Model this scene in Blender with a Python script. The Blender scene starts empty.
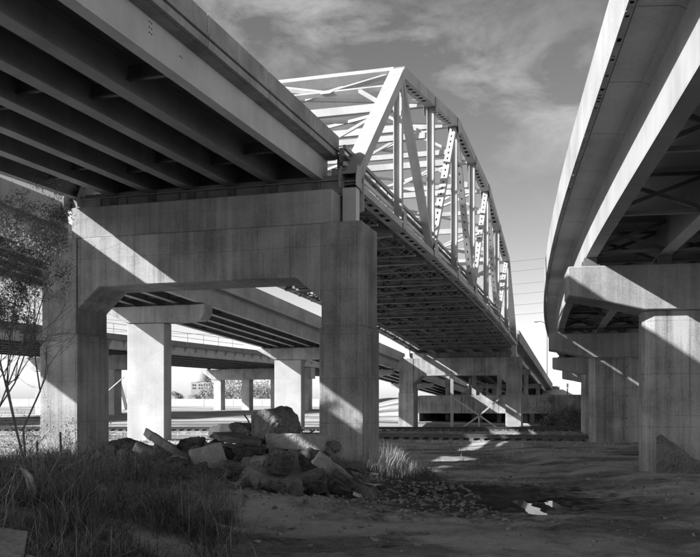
import bpy, bmesh, math, random
import numpy as np
from mathutils import Vector, Matrix, noise
R = math.radians
scene = bpy.context.scene
COL = scene.collection
H = 2.2                                    # eye height above the dirt
TH = math.atan(250 / 850)                  # heading of the truss bridge
SN, CS = math.sin(TH), math.cos(TH)
rnd = random.Random(7)

# ------------------------------------------------------------------ camera
cam = bpy.data.cameras.new('camera')
camo = bpy.data.objects.new('camera', cam)
COL.objects.link(camo)
camo.location = (0, 0, H)
camo.rotation_euler = (R(90), 0, 0)
cam.sensor_width = 36
cam.lens = 36 * 850 / 700
cam.shift_y = 126.5 / 700
cam.clip_start = .1
cam.clip_end = 6000
scene.camera = camo

# ------------------------------------------------------------------ sun + sky
LB = (1.0, 0.80, -0.69)                    # light travel: right, along, up (bridge frame)
L = Vector((LB[1] * SN + LB[0] * CS, LB[1] * CS - LB[0] * SN, LB[2])).normalized()
sun = bpy.data.lights.new('sun', 'SUN')
sun.energy = 5.0
sun.angle = R(.5)
sun.color = (1, 1, 1)
suno = bpy.data.objects.new('sun', sun)
COL.objects.link(suno)
suno.rotation_euler = L.to_track_quat('-Z', 'Y').to_euler()
elev = math.asin(-L.z)
azim = math.atan2(-L.x, -L.y)
world = bpy.data.worlds.new('World')
scene.world = world
world.use_nodes = True
wt = world.node_tree
wt.nodes.clear()


def wn(kind, **kw):
    n = wt.nodes.new(kind)
    for k, v in kw.items():
        setattr(n, k, v)
    return n


def wm(op, a, b=None, c=None):
    n = wn('ShaderNodeMath', operation=op)
    for i, v in enumerate((a, b, c)):
        if v is None:
            continue
        if isinstance(v, (int, float)):
            n.inputs[i].default_value = v
        else:
            wt.links.new(v, n.inputs[i])
    return n.outputs[0]


sky = wn('ShaderNodeTexSky', sky_type='NISHITA')
sky.sun_disc = False
sky.sun_elevation = elev
sky.sun_rotation = azim
sky.air_density = 1.0
sky.dust_density = 1.5
sky.ozone_density = 1.0
sep = wn('ShaderNodeSeparateColor')
wt.links.new(sky.outputs[0], sep.inputs[0])
# panchromatic film behind an orange filter: mostly the red and green of the sky
grey = wm('ADD', wm('MULTIPLY', sep.outputs[0], .75), wm('MULTIPLY', sep.outputs[1], .25))
tc = wn('ShaderNodeTexCoord')
dirn = wn('ShaderNodeVectorMath', operation='NORMALIZE')
wt.links.new(tc.outputs['Generated'], dirn.inputs[0])
sxyz = wn('ShaderNodeSeparateXYZ')
wt.links.new(dirn.outputs[0], sxyz.inputs[0])
# milky horizon all the way round
hz = wm('POWER', 2.718, wm('MULTIPLY', wm('MAXIMUM', sxyz.outputs[2], 0.0), -6.5))
grey = wm('MULTIPLY', grey, wm('ADD', 1.0, wm('MULTIPLY', hz, 2.2)))
d1 = Vector((-40, 850, 385)).normalized()
d2 = Vector((245, 850, 290)).normalized()
bn = d1.cross(d2).normalized()
dot = wn('ShaderNodeVectorMath', operation='DOT_PRODUCT')
wt.links.new(dirn.outputs[0], dot.inputs[0])
dot.inputs[1].default_value = bn
mp = wn('ShaderNodeMapping')
wt.links.new(dirn.outputs[0], mp.inputs[0])
mp.inputs['Rotation'].default_value = (0, R(25), R(10))
mp.inputs['Scale'].default_value = (1.0, 1.0, 1.9)
cn = wn('ShaderNodeTexNoise')
wt.links.new(mp.outputs[0], cn.inputs[0])
cn.inputs['Scale'].default_value = 9.5
cn.inputs['Detail'].default_value = 10
cn.inputs['Roughness'].default_value = .62
cn.inputs['Distortion'].default_value = .25
cn2 = wn('ShaderNodeTexNoise')
wt.links.new(mp.outputs[0], cn2.inputs[0])
cn2.inputs['Scale'].default_value = 3.1
cn2.inputs['Detail'].default_value = 6
cn2.inputs['Distortion'].default_value = .15
band = wm('SUBTRACT', 1.0, wm('MINIMUM', wm('MULTIPLY', wm('ABSOLUTE', dot.outputs['Value']), 8.5), 1.0))
sh = wm('MINIMUM', wm('MAXIMUM', wm('MULTIPLY', wm('SUBTRACT', cn.outputs[0], .43), 3.6), 0.0), 1.0)
sh2 = wm('MINIMUM', wm('MAXIMUM', wm('MULTIPLY', wm('SUBTRACT', cn2.outputs[0], .47), 2.5), 0.0), 1.0)
cl = wm('ADD', wm('MULTIPLY', wm('MULTIPLY', band, sh), .56), wm('MULTIPLY', wm('MULTIPLY', sh2, sh), .10))
cl = wm('MINIMUM', cl, .85)
SKYC = 7.5                                 # radiance of sunlit cirrus in the sky texture's units
mixed = wm('ADD', wm('MULTIPLY', grey, wm('SUBTRACT', 1.0, cl)), wm('MULTIPLY', cl, SKYC))
bg = wn('ShaderNodeBackground')
bg.inputs['Strength'].default_value = .052
wt.links.new(mixed, bg.inputs['Color'])
wo = wn('ShaderNodeOutputWorld')
wt.links.new(bg.outputs[0], wo.inputs['Surface'])
scene.view_settings.view_transform = 'Standard'
scene.view_settings.look = 'None'
scene.view_settings.exposure = 1.15
scene.view_settings.gamma = 1
scene.render.engine = 'CYCLES'
scene.cycles.max_bounces = 6
scene.cycles.diffuse_bounces = 2
scene.cycles.use_denoising = True


# ------------------------------------------------------------------ materials (all grey: the film is black and white)
def material(name, lo, hi, scale=1.0, rough=.85, streak=0.0, fine=40.0, bump=.25, spots=0.0, mapscale=(1, 1, 1), grain=.12, boards=0.0, metallic=0.0, lines=0.0):
    m = bpy.data.materials.new(name)
    m.use_nodes = True
    nt = m.node_tree
    b = nt.nodes['Principled BSDF']
    b.inputs['Roughness'].default_value = rough
    b.inputs['Metallic'].default_value = metallic

    def nn(k):
        return nt.nodes.new(k)

    def mm(op, a, c):
        n = nn('ShaderNodeMath')
        n.operation = op
        for i, v in enumerate((a, c)):
            if isinstance(v, (int, float)):
                n.inputs[i].default_value = v
            else:
                nt.links.new(v, n.inputs[i])
        return n.outputs[0]
    geo = nn('ShaderNodeNewGeometry')
    mpn = nn('ShaderNodeMapping')
    mpn.inputs['Scale'].default_value = mapscale
    nt.links.new(geo.outputs['Position'], mpn.inputs[0])

    def noi(sc, det, src=None, ro=.55):
        n = nn('ShaderNodeTexNoise')
        n.inputs['Scale'].default_value = sc
        n.inputs['Detail'].default_value = det
        n.inputs['Roughness'].default_value = ro
        nt.links.new(src or mpn.outputs[0], n.inputs[0])
        return n.outputs[0]
    big = noi(scale, 5)
    fn = noi(fine, 3)
    v = mm('ADD', mm('MULTIPLY', mm('SUBTRACT', big, .5), 2.2), .5)
    v = mm('ADD', v, mm('MULTIPLY', mm('SUBTRACT', fn, .5), grain * 8))
    if streak:
        mp2 = nn('ShaderNodeMapping')
        mp2.inputs['Scale'].default_value = (1.6, 1.6, .07)
        nt.links.new(geo.outputs['Position'], mp2.inputs[0])
        st = noi(2.2, 6, mp2.outputs[0], .7)
        v = mm('ADD', v, mm('MULTIPLY', mm('SUBTRACT', st, .5), streak * 3.0))
    if boards:
        sp = nn('ShaderNodeSeparateXYZ')
        nt.links.new(geo.outputs['Position'], sp.inputs[0])
        wv = mm('ADD', mm('MULTIPLY', sp.outputs[0], CS), mm('MULTIPLY', sp.outputs[1], -SN))
        fl = mm('FLOOR', mm('MULTIPLY', wv, 4.0), 0)
        cmb = nn('ShaderNodeCombineXYZ')
        nt.links.new(fl, cmb.inputs[0])
        wnn = nn('ShaderNodeTexWhiteNoise')
        nt.links.new(cmb.outputs[0], wnn.inputs[0])
        v = mm('ADD', v, mm('MULTIPLY', mm('SUBTRACT', wnn.outputs['Value'], .5), boards))
    if lines:
        sp3 = nn('ShaderNodeSeparateXYZ')
        nt.links.new(geo.outputs['Position'], sp3.inputs[0])
        wv2 = mm('ADD', mm('MULTIPLY', sp3.outputs[0], CS), mm('MULTIPLY', sp3.outputs[1], -SN))
        wob = mm('MULTIPLY', mm('SUBTRACT', noi(3.0, 2), .5), .04)
        for co, per, th_, am in ((wv2, .62, .02, .8), (sp3.outputs[2], 1.55, .014, 1.2)):
            fr = mm('FRACT', mm('ADD', mm('DIVIDE', co, per), wob), 0)
            v = mm('SUBTRACT', v, mm('MULTIPLY', mm('LESS_THAN', fr, th_ / per * 1.6), lines * am))
        # bleached and rust-grey patches
        pt = noi(.9, 7, None, .75)
        v = mm('ADD', v, mm('MULTIPLY', mm('SUBTRACT', pt, .5), lines * 3.0))
    if spots:
        vo = nn('ShaderNodeTexNoise')
        vo.inputs['Scale'].default_value = 5.5
        vo.inputs['Detail'].default_value = 6
        vo.inputs['Roughness'].default_value = .7
        nt.links.new(mpn.outputs[0], vo.inputs[0])
        sp_ = mm('MAXIMUM', mm('SUBTRACT', vo.outputs[0], .62), 0.0)
        v = mm('SUBTRACT', v, mm('MULTIPLY', sp_, spots * 10))
    cr = nn('ShaderNodeMapRange')
    cr.clamp = True
    cr.inputs['From Min'].default_value = 0
    cr.inputs['From Max'].default_value = 1
    cr.inputs['To Min'].default_value = lo
    cr.inputs['To Max'].default_value = hi
    nt.links.new(v, cr.inputs['Value'])
    nt.links.new(cr.outputs[0], b.inputs['Base Color'])
    if bump:
        bp = nn('ShaderNodeBump')
        bp.inputs['Strength'].default_value = bump
        bp.inputs['Distance'].default_value = .02 if bump < .5 else .05
        nt.links.new(mm('ADD', mm('MULTIPLY', big, .6), fn), bp.inputs['Height'])
        nt.links.new(bp.outputs[0], b.inputs['Normal'])
    return m


M = {}
M['concrete'] = material('concrete', .13, .37, .55, .9, streak=.8, fine=22, bump=.3, spots=.3, boards=.22, lines=.28)
M['concrete_pale'] = material('concrete_pale', .25, .39, .5, .9, streak=.2, fine=20, bump=.2, spots=.2, lines=.16)
M['concrete_bent'] = material('concrete_bent', .13, .35, .55, .9, streak=.55, fine=22, bump=.35, spots=.35, boards=.2, lines=.25)
M['concrete_ramp'] = material('concrete_ramp', .26, .42, .5, .9, streak=.35, fine=20, bump=.2, spots=.25, lines=.1)
M['concrete_cap'] = material('concrete_cap', .17, .35, .5, .9, streak=.6, fine=20, bump=.2, spots=.25, boards=.15, lines=.2)
M['concrete_dark'] = material('concrete_dark', .16, .30, .7, .9, streak=.8, fine=24, bump=.3, spots=.3)
M['parapet'] = material('parapet_concrete', .16, .34, .8, .92, streak=.5, fine=26, bump=.35, spots=.35)
M['parapet_pale'] = material('parapet_pale', .20, .33, .6, .9, streak=.35, fine=20, bump=.2, spots=.15)
M['soffit'] = material('soffit_concrete', .34, .54, .45, .92, streak=0, fine=16, bump=.25, spots=.45)
M['slab'] = material('deck_slab', .14, .24, .6, .95, fine=20, bump=.2)
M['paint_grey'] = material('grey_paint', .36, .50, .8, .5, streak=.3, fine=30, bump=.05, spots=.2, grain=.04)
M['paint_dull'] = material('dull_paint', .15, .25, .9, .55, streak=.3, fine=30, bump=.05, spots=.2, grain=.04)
M['paint_pale'] = material('pale_paint', .26, .38, .7, .7, streak=.3, fine=30, bump=.03, spots=.22, grain=.04)
M['paint_white'] = material('white_girder_paint', .25, .36, .7, .6, streak=.5, fine=30, bump=.03, spots=.35, grain=.05)
M['steel_dark'] = material('dark_steel', .07, .14, .9, .6, fine=30, bump=.05, grain=.05)
M['rail'] = material('rail_steel', .03, .07, 1, .5, fine=20, bump=.1)
M['boulder'] = material('boulder_stone', .045, .17, 1.7, .9, fine=14, bump=.9, spots=.5, grain=.2)
M['boulder_pale'] = material('pale_broken_concrete', .16, .38, 1.3, .92, fine=16, bump=.6, spots=.3, grain=.16)
M['gravel'] = material('gravel', .09, .36, 3.0, .9, fine=14, bump=.4, grain=.25)
M['boulder_black'] = material('black_soil', .035, .12, 2.0, .95, fine=10, bump=1.0, grain=.25)
M['rubble_white'] = material('white_broken_concrete', .5, .75, 1.5, .9, fine=16, bump=.5)
M['grass'] = material('dry_grass', .03, .19, .9, .8, fine=5, bump=0, grain=.25)
M['grass_pale'] = material('pale_grass', .22, .5, .9, .8, fine=5, bump=0, grain=.25)
M['leaf'] = material('leaf', .08, .22, 1.5, .7, fine=6, bump=0, grain=.2)
M['twig'] = material('bark', .07, .15, 2, .9, fine=12, bump=.2)
M['far_tree_haze'] = material('far_tree_haze', .2, .34, .25, .9, fine=1.2, bump=0, grain=.2)  # pale tone paints in the haze of distance
M['far_wall'] = material('far_wall', .5, .66, .2, .9, fine=3, bump=0, streak=.2)
M['far_mid'] = material('far_mid', .27, .38, .2, .9, fine=3, bump=0)
M['far_dark'] = material('far_dark', .2, .3, .2, .9, fine=3, bump=0)
M['window'] = material('dark_pane', .05, .08, .5, .2, fine=3, bump=0)
M['ballast'] = material('ballast', .10, .32, 2.0, .95, fine=9, bump=1.0, grain=.3)
M['timber'] = material('timber', .06, .12, 2.0, .9, fine=9, bump=.4)
M['wire'] = material('wire', .12, .16, 1, .6, bump=0)
M['sheet'] = material('tattered_sheet', .2, .5, 3, .7, fine=9, bump=.3)


def ground_material():
    m = bpy.data.materials.new('dirt')
    m.use_nodes = True
    nt = m.node_tree
    b = nt.nodes['Principled BSDF']
    b.inputs['Roughness'].default_value = .95
    b.inputs['Specular IOR Level'].default_value = .2

    def nn(k):
        return nt.nodes.new(k)

    def mm(op, a, c=0.0):
        n = nn('ShaderNodeMath')
        n.operation = op
        for i, v in enumerate((a, c)):
            if isinstance(v, (int, float)):
                n.inputs[i].default_value = v
            else:
                nt.links.new(v, n.inputs[i])
        return n.outputs[0]

    def rng(v, a, c, lo, hi, sm=True):
        n = nn('ShaderNodeMapRange')
        if sm:
            n.interpolation_type = 'SMOOTHSTEP'
        for k, x in (('From Min', a), ('From Max', c), ('To Min', lo), ('To Max', hi)):
            n.inputs[k].default_value = x
        nt.links.new(v, n.inputs['Value'])
        return n.outputs[0]
    geo = nn('ShaderNodeNewGeometry')
    P = geo.outputs['Position']
    sp = nn('ShaderNodeSeparateXYZ')
    nt.links.new(P, sp.inputs[0])

    def noi(sc, det, ms=(1, 1, 1), ro=.6):
        mpn = nn('ShaderNodeMapping')
        mpn.inputs['Scale'].default_value = ms
        nt.links.new(P, mpn.inputs[0])
        n = nn('ShaderNodeTexNoise')
        n.inputs['Scale'].default_value = sc
        n.inputs['Detail'].default_value = det
        n.inputs['Roughness'].default_value = ro
        nt.links.new(mpn.outputs[0], n.inputs[0])
        return n.outputs[0]
    n1 = noi(.28, 6, (1, 1.5, 1))
    n2 = noi(2.6, 8, (1, 1, 1), .7)
    n3 = noi(38, 4, (1, 1, 1), .75)
    tracks = noi(1.0, 4, (.22, 1.5, 1))
    near = mm('ADD', rng(n1, .38, .60, .20, .50), rng(n2, .35, .7, -.05, .07))
    near = mm('ADD', near, mm('MULTIPLY', mm('SUBTRACT', n3, .5), .6))
    near = mm('SUBTRACT', near, rng(noi(.75, 7, (1, 1.3, 1), .7), .52, .66, 0, .13))
    near = mm('ADD', near, mm('MULTIPLY', mm('SUBTRACT', tracks, .5), .14))
    # dark churned soil heaped across the middle
    dx = mm('MULTIPLY', mm('SUBTRACT', sp.outputs[0], 2.3), .24)
    dy = mm('MULTIPLY', mm('SUBTRACT', sp.outputs[1], 20.5), .22)
    rr = mm('SQRT', mm('ADD', mm('MULTIPLY', dx, dx), mm('MULTIPLY', dy, dy)))
    rr = mm('ADD', rr, mm('MULTIPLY', mm('SUBTRACT', n2, .5), 1.6))
    dark = rng(rr, .6, 1.1, .20, 1.0)
    near = mm('MULTIPLY', near, dark)
    far = mm('ADD', rng(noi(.12, 6, (.35, 1.6, 1)), .40, .60, .17, .48), mm('MULTIPLY', mm('SUBTRACT', noi(1.2, 7, (.4, 1.6, 1), .75), .5), .55))
    f = rng(sp.outputs[1], 44, 62, 0, 1)
    mx = nn('ShaderNodeMix')
    nt.links.new(f, mx.inputs[0])
    nt.links.new(near, mx.inputs[2])
    nt.links.new(far, mx.inputs[3])
    nt.links.new(mm('MAXIMUM', mx.outputs[0], .02), b.inputs['Base Color'])
    bp = nn('ShaderNodeBump')
    bp.inputs['Strength'].default_value = 1.0
    bp.inputs['Distance'].default_value = .07
    nt.links.new(mm('ADD', mm('MULTIPLY', n3, .5), n2), bp.inputs['Height'])
    nt.links.new(bp.outputs[0], b.inputs['Normal'])
    return m


M['dirt'] = ground_material()
mw = bpy.data.materials.new('puddle_water')
mw.use_nodes = True
_b = mw.node_tree.nodes['Principled BSDF']
_b.inputs['Base Color'].default_value = (.03, .03, .03, 1)
_b.inputs['Roughness'].default_value = .04
_b.inputs['IOR'].default_value = 1.33
M['water'] = mw


# ------------------------------------------------------------------ geometry helpers
def B(s, t, zr):
    """bridge frame: s along, t to the right, zr above the eye"""
    return Vector((s * SN + t * CS, s * CS - t * SN, zr + H))


def C(x, y, zr):
    return Vector((x, y, zr + H))


def px(u, v, Y):
    """the point at depth Y that the picture shows at (u, v)"""
    return Vector(((u - 350) / 850 * Y, Y, (405 - v) / 850 * Y + H))


def root_loc(o):
    p = Vector((0, 0, 0))
    while o is not None:
        p += o.location
        o = o.parent
    return p


class MB:
    def __init__(self):
        self.v = []
        self.f = []

    def add(self, vs, fs):
        n = len(self.v)
        self.v += [tuple(p) for p in vs]
        self.f += [tuple(n + i for i in f) for f in fs]

    def hexa(self, a, b):
        """two quads (same winding) joined into a solid"""
        self.add(list(a) + list(b), [(3, 2, 1, 0), (4, 5, 6, 7), (0, 1, 5, 4), (1, 2, 6, 5), (2, 3, 7, 6), (3, 0, 4, 7)])
        return self

    def box(self, F, s0, s1, t0, t1, z0, z1, z0b=None, z1b=None):
        """in frame F(s,t,z); z0b/z1b are the heights at s1"""
        z0b = z0 if z0b is None else z0b
        z1b = z1 if z1b is None else z1b
        return self.hexa([F(s0, t0, z0), F(s0, t1, z0), F(s0, t1, z1), F(s0, t0, z1)],
                         [F(s1, t0, z0b), F(s1, t1, z0b), F(s1, t1, z1b), F(s1, t0, z1b)])

    def bar(self, p, q, w, h, up=Vector((0, 0, 1))):
        p, q = Vector(p), Vector(q)
        d = (q - p).normalized()
        side = d.cross(up)
        if side.length < 1e-4:
            side = d.cross(Vector((1, 0, 0)))
        side.normalize()
        u = side.cross(d).normalized()
        a = side * (w / 2)
        c = u * (h / 2)
        return self.hexa([p - a - c, p + a - c, p + a + c, p - a + c], [q - a - c, q + a - c, q + a + c, q - a + c])

    def prism(self, poly, off):
        n = len(poly)
        self.add(list(poly) + [Vector(p) + off for p in poly],
                 [tuple(range(n - 1, -1, -1)), tuple(range(n, 2 * n))] + [(i, (i + 1) % n, n + (i + 1) % n, n + i) for i in range(n)])
        return self

    def tube(self, pts, rads, seg=6):
        rings = []
        for i, p in enumerate(pts):
            p = Vector(p)
            d = (Vector(pts[min(i + 1, len(pts) - 1)]) - Vector(pts[max(i - 1, 0)])).normalized()
            a = d.cross(Vector((.3, .9, .1))).normalized()
            c = d.cross(a).normalized()
            r = rads[i] if isinstance(rads, (list, tuple)) else rads
            rings.append([p + (a * math.cos(2 * math.pi * k / seg) + c * math.sin(2 * math.pi * k / seg)) * r for k in range(seg)])
        vs = [p for r_ in rings for p in r_]
        fs = []
        for i in range(len(rings) - 1):
            for k in range(seg):
                k2 = (k + 1) % seg
                fs.append((i * seg + k, i * seg + k2, (i + 1) * seg + k2, (i + 1) * seg + k))
        fs.append(tuple(range(seg)))
        fs.append(tuple((len(rings) - 1) * seg + k for k in range(seg)))
        self.add(vs, fs)
        return self

    def build(self, name, mat, parent=None, bevel=0.0, smooth=False):
        me = bpy.data.meshes.new(name)
        base = root_loc(parent) if parent else Vector((0, 0, 0))
        if parent is None:
            arr = np.array(self.v)
            lo, hi = arr.min(0), arr.max(0)
            base = Vector(((lo[0] + hi[0]) / 2, (lo[1] + hi[1]) / 2, lo[2]))
        me.from_pydata([(p[0] - base.x, p[1] - base.y, p[2] - base.z) for p in self.v], [], self.f)
        me.materials.append(M[mat] if isinstance(mat, str) else mat)
        bm = bmesh.new()
        bm.from_mesh(me)
        bmesh.ops.recalc_face_normals(bm, faces=bm.faces)
        bm.to_mesh(me)
        bm.free()
        if smooth:
            for p in me.polygons:
                p.use_smooth = True
        o = bpy.data.objects.new(name, me)
        COL.objects.link(o)
        if parent:
            o.parent = parent
        else:
            o.location = base
        if bevel:
            md = o.modifiers.new('bevel', 'BEVEL')
            md.width = bevel
            md.segments = 1
            md.limit_method = 'ANGLE'
        return o


def tag(o, label=None, cat=None, group=None, kind=None):
    for k, v in (('label', label), ('category', cat), ('group', group), ('kind', kind)):
        if v:
            o[k] = v
    return o


def thing(name, label, cat, loc, group=None):
    o = bpy.data.objects.new(name, None)
    COL.objects.link(o)
    o.location = loc
    o.empty_display_size = .3
    return tag(o, label, cat, group)


def raw(name, V, Fs, mat, base=(0, 0, 0), smooth=False):
    me = bpy.data.meshes.new(name)
    V = np.asarray(V, dtype=np.float32) - np.asarray(base, dtype=np.float32)
    me.vertices.add(len(V))
    me.vertices.foreach_set('co', V.ravel())
    n, k = Fs.shape
    me.loops.add(n * k)
    me.polygons.add(n)
    me.loops.foreach_set('vertex_index', Fs.ravel().astype(np.int32))
    me.polygons.foreach_set('loop_start', np.arange(0, n * k, k, dtype=np.int32))
    if smooth:
        me.polygons.foreach_set('use_smooth', np.ones(n, dtype=bool))
    me.materials.append(M[mat] if isinstance(mat, str) else mat)
    me.update(calc_edges=True)
    o = bpy.data.objects.new(name, me)
    COL.objects.link(o)
    o.location = base
    return o


# ------------------------------------------------------------------ ground
def sstep(a, b, x):
    x = min(max((x - a) / (b - a), 0), 1)
    return x * x * (3 - 2 * x)


def g2(x, y, cx, cy, sx, sy):
    return math.exp(-((x - cx) / sx) ** 2 - ((y - cy) / sy) ** 2)


PUD = [((3.93, 19.9), (3.84, 17.3), .21), ((4.52, 19.9), (4.60, 17.9), .19), ((5.65, 21.9), (6.15, 22.2), .30), ((4.22, 19.5), (4.42, 19.6), .13), ((4.85, 19.2), (5.15, 18.9), .12)]


def pud(x, y):
    b_ = 0
    for (a_, c_, w_) in PUD:
        vx, vy = c_[0] - a_[0], c_[1] - a_[1]
        k = min(max(((x - a_[0]) * vx + (y - a_[1]) * vy) / (vx * vx + vy * vy), 0), 1)
        n_ = noise.noise(Vector((x * 4.5, y * 3, 1))) * .10 + noise.noise(Vector((x * 1.3, y * 2.2, 4))) * .07
        d_ = math.hypot(x - a_[0] - vx * k + n_, (y - a_[1] - vy * k) * .8)
        b_ = max(b_, 1 - d_ / (w_ * 1.25))
    return b_


def gz(x, y, fine=True):
    """ground height relative to the eye"""
    z = -2.2
    # weedy bank at the left, rubble heap in front of the near bent
    z += .75 * sstep(-1.0, -5.5, x) * sstep(4, 11, y) * sstep(29, 20, y)
    z += 1.0 * g2(x, y, -2.4, 23.9, 2.5, 1.6) * (1 + .3 * noise.noise(Vector((x * 1.1, y * 1.1, 5)))) + .15 * g2(x, y, -5.0, 22.6, 2.0, 1.4)
    z += .35 * g2(x, y, -6.2, 24.5, 1.6, 1.8)
    z += .30 * g2(x, y, -1.6, 17.5, 2.2, 1.6)
    z += .2 * sstep(6.0, 8.5, x) * sstep(12, 20, y) * sstep(60, 45, y)
    t = x * CS - y * SN
    # far side of the tracks climbs to the left
    z += 1.05 * sstep(66, 196, y) * sstep(-12, -30, t) + .75 * sstep(196, 270, y)
    z -= .35 * sstep(60, 88, y) * sstep(-26, -16, t) * sstep(110, 92, y)
    # embankment at the right end of the low overpass
    z += 3.3 * sstep(102, 112, y) * sstep(24, 28, x) * sstep(150, 125, y) * sstep(62, 50, x)
    z += 2.6 * sstep(118, 150, y) * sstep(-2, 12, x)
    if fine:
        amp = sstep(60, 25, y)
        ridge = g2(x, y, 2.2, 20.2, 3.6, 2.6) + .6 * g2(x, y, -.5, 25.5, 3, 1.6) + .35 * sstep(-1, -5, x)
        flat = 1 - .93 * g2(x, y, 4.4, 18.8, 1.3, 1.0) - .0
        p = Vector((x, y, 0))
        z += amp * flat * (.05 * noise.noise(p * .9) + .035 * noise.noise(p * 2.7) + .02 * noise.noise(p * 7) - .05 * max(0, 1 - abs(x - 1.2 - .16 * y - .5 * math.sin(y * .21)) * 3.2) * sstep(9, 12, y) - .05 * max(0, 1 - abs(x - 2.9 - .16 * y - .5 * math.sin(y * .21)) * 3.2) * sstep(9, 12, y))
        z += flat * min(ridge, 1.0) * amp * (.16 * abs(noise.noise(p * 1.7)) + .10 * noise.noise(p * 3.7 + Vector((3, 1, 0))) + .05 * noise.noise(p * 9))
        if 3 < x < 7 and 16.5 < y < 23:
            z = max(z, -2.195) - .10 * pud(x, y)
        z += .25 * sstep(62, 75, y) * noise.noise(p * .09) * sstep(-8, -20, t)
    return z


def axis(stops):
    out = []
    for a, b, st in stops:
        n = max(1, int(round((b - a) / st)))
        out += [a + (b - a) * i / n for i in range(n)]
    out.append(stops[-1][1])
    return np.array(out)


xs = axis([(-3000, -400, 400), (-400, -60, 20), (-60, -14, 1.5), (-14, 3.2, .13), (3.2, 6.6, .055), (6.6, 14, .13), (14, 60, 1.0), (60, 400, 20), (400, 3000, 400)])
ys = axis([(-300, -40, 30), (-40, 7, 3), (7, 16.8, .12), (16.8, 22.8, .055), (22.8, 32, .12), (32, 62, .4), (62, 170, 1.2), (170, 400, 20), (400, 4000, 400)])
V = np.array([(x, y, gz(x, y) + H) for y in ys for x in xs])
nx, ny = len(xs), len(ys)
ii, jj = np.meshgrid(np.arange(nx - 1), np.arange(ny - 1))
a = (jj * nx + ii).ravel()
ground = raw('ground', V, np.stack([a, a + 1, a + nx + 1, a + nx], 1), 'dirt', smooth=True)
tag(ground, kind='structure')


# ------------------------------------------------------------------ shared structural pieces
def ibeam(mb, F, s0, s1, t, z0, dep, zb0=None, fw=.3, tf=.03, tw=.02):
    zb = z0 if zb0 is None else zb0
    mb.box(F, s0, s1, t - fw / 2, t + fw / 2, z0, z0 + tf, zb, zb + tf)
    mb.box(F, s0, s1, t - tw / 2, t + tw / 2, z0 + tf, z0 + dep - tf, zb + tf, zb + dep - tf)
    mb.box(F, s0, s1, t - fw / 2, t + fw / 2, z0 + dep - tf, z0 + dep, zb + dep - tf, zb + dep)


# ---- 1. approach span overhead (steel girders, concrete deck and parapet)
S_END = 29.95


def az(s):
    return 8.2 - .027 * (30 - s)


app = thing('approach_bridge', 'dark steel girder span overhead with banded concrete parapet, ending at the truss', 'bridge', B(-8, -15, -2.2))
S0 = -45.0
MB().box(B, S0, S_END, -20.55, -9.35, az(S0) + .86, az(S0) + 1.06, az(S_END) + .86, az(S_END) + 1.06).build('deck_slab', 'slab', app)
g = MB()
g.box(B, S0, S_END, -9.98, -9.66, az(S0), az(S0) + .04, az(S_END), az(S_END) + .04)
g.box(B, S0, S_END, -9.70, -9.67, az(S0) + .04, az(S0) + .855, az(S_END) + .04, az(S_END) + .855)
for s in np.arange(-40, 29, 3.4):
    g.box(B, s, s + .02, -9.95, -9.70, az(s) + .04, az(s) + .85)
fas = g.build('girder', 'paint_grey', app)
fas['label'] = 'flat grey fascia girder with bolt patches'
for s_, nr, nc in ((16.96, 3, 2), (18.4, 1, 2)):
    for i in range(nr):
        for j in range(nc):
            c = B(s_ + j * .10, -9.665, az(s_) + .48 + i * .12)
            MB().box(lambda a_, b_, c_: c + Vector((a_ * SN + b_ * CS, a_ * CS - b_ * SN, c_)), -.014, .014, 0, .012, -.014, .014).build('bolt', 'steel_dark', fas)
for k in range(1, 7):
    t = -9.9 - 1.675 * k
    g = MB()
    if k < 6:
        ibeam(g, B, S0, S_END, t, az(S0), .85, az(S_END), fw=.42)
    else:
        ibeam(g, B, S0, 23.5, t, az(S0) + .25, .60, az(23.5) + .25, fw=.30)  # out of view; made shallower so the strip of sun reaches the right leg
        ibeam(g, B, 23.52, S_END, t, az(23.52), .85, az(S_END), fw=.30)
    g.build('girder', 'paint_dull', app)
for s in np.arange(-40, 28, 7.4):
    for k in range(6):
        t1 = -9.9 - 1.675 * k
        o_ = .9 if k % 2 else 0
        g = MB()
        s_ = s + o_
        g.box(B, s_, s_ + .02, t1 - 1.67 + .02, t1 - .03, az(s_) + .4, az(s_) + .75)
        g.box(B, s_ - .07, s_ + .07, t1 - 1.67 + .02, t1 - .03, az(s_) + .36, az(s_) + .40)
        if s_ < 29.5:
            g.build('cross_brace', 'steel_dark', app)
# parapet in cast lengths
s = S0
while s < S_END - .1:
    e = min(s + 4.0, S_END)
    if S_END - e < 1.2:
        e = S_END
    g = MB()
    a_, b_ = az(s), az(e - .03)
    g.box(B, s, e - .03, -9.34, -9.20, a_ + .84, a_ + 1.04, b_ + .84, b_ + 1.04)
    g.box(B, s, e - .03, -9.34, -9.25, a_ + 1.04, a_ + 1.09, b_ + 1.04, b_ + 1.09)
    g.box(B, s, e - .03, -9.34, -9.17, a_ + 1.09, a_ + 1.20, b_ + 1.09, b_ + 1.20)
    g.box(B, s, e - .03, -9.34, -9.22, a_ + 1.20, a_ + 1.68, b_ + 1.20, b_ + 1.68)
    g.build('parapet_panel', 'parapet', app, bevel=.012)
    g = MB()
    g.box(B, s, e - .03, -20.72, -20.56, a_ + .84, a_ + 1.68, b_ + .84, b_ + 1.68)
    g.build('parapet_panel', 'parapet', app)
    s = e
MB().box(B, S0, S_END, -9.659, -9.355, az(S0) + .83, az(S0) + .857, az(S_END) + .83, az(S_END) + .857).build('overhang_soffit', 'parapet', app)
for k in range(5):
    t = -9.9 - 1.675 * k
    MB().box(B, 29.88, 29.92, t - 1.66, t - .02, az(29.9) + .02, az(29.9) + .85).build('end_diaphragm', 'steel_dark', app)
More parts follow.
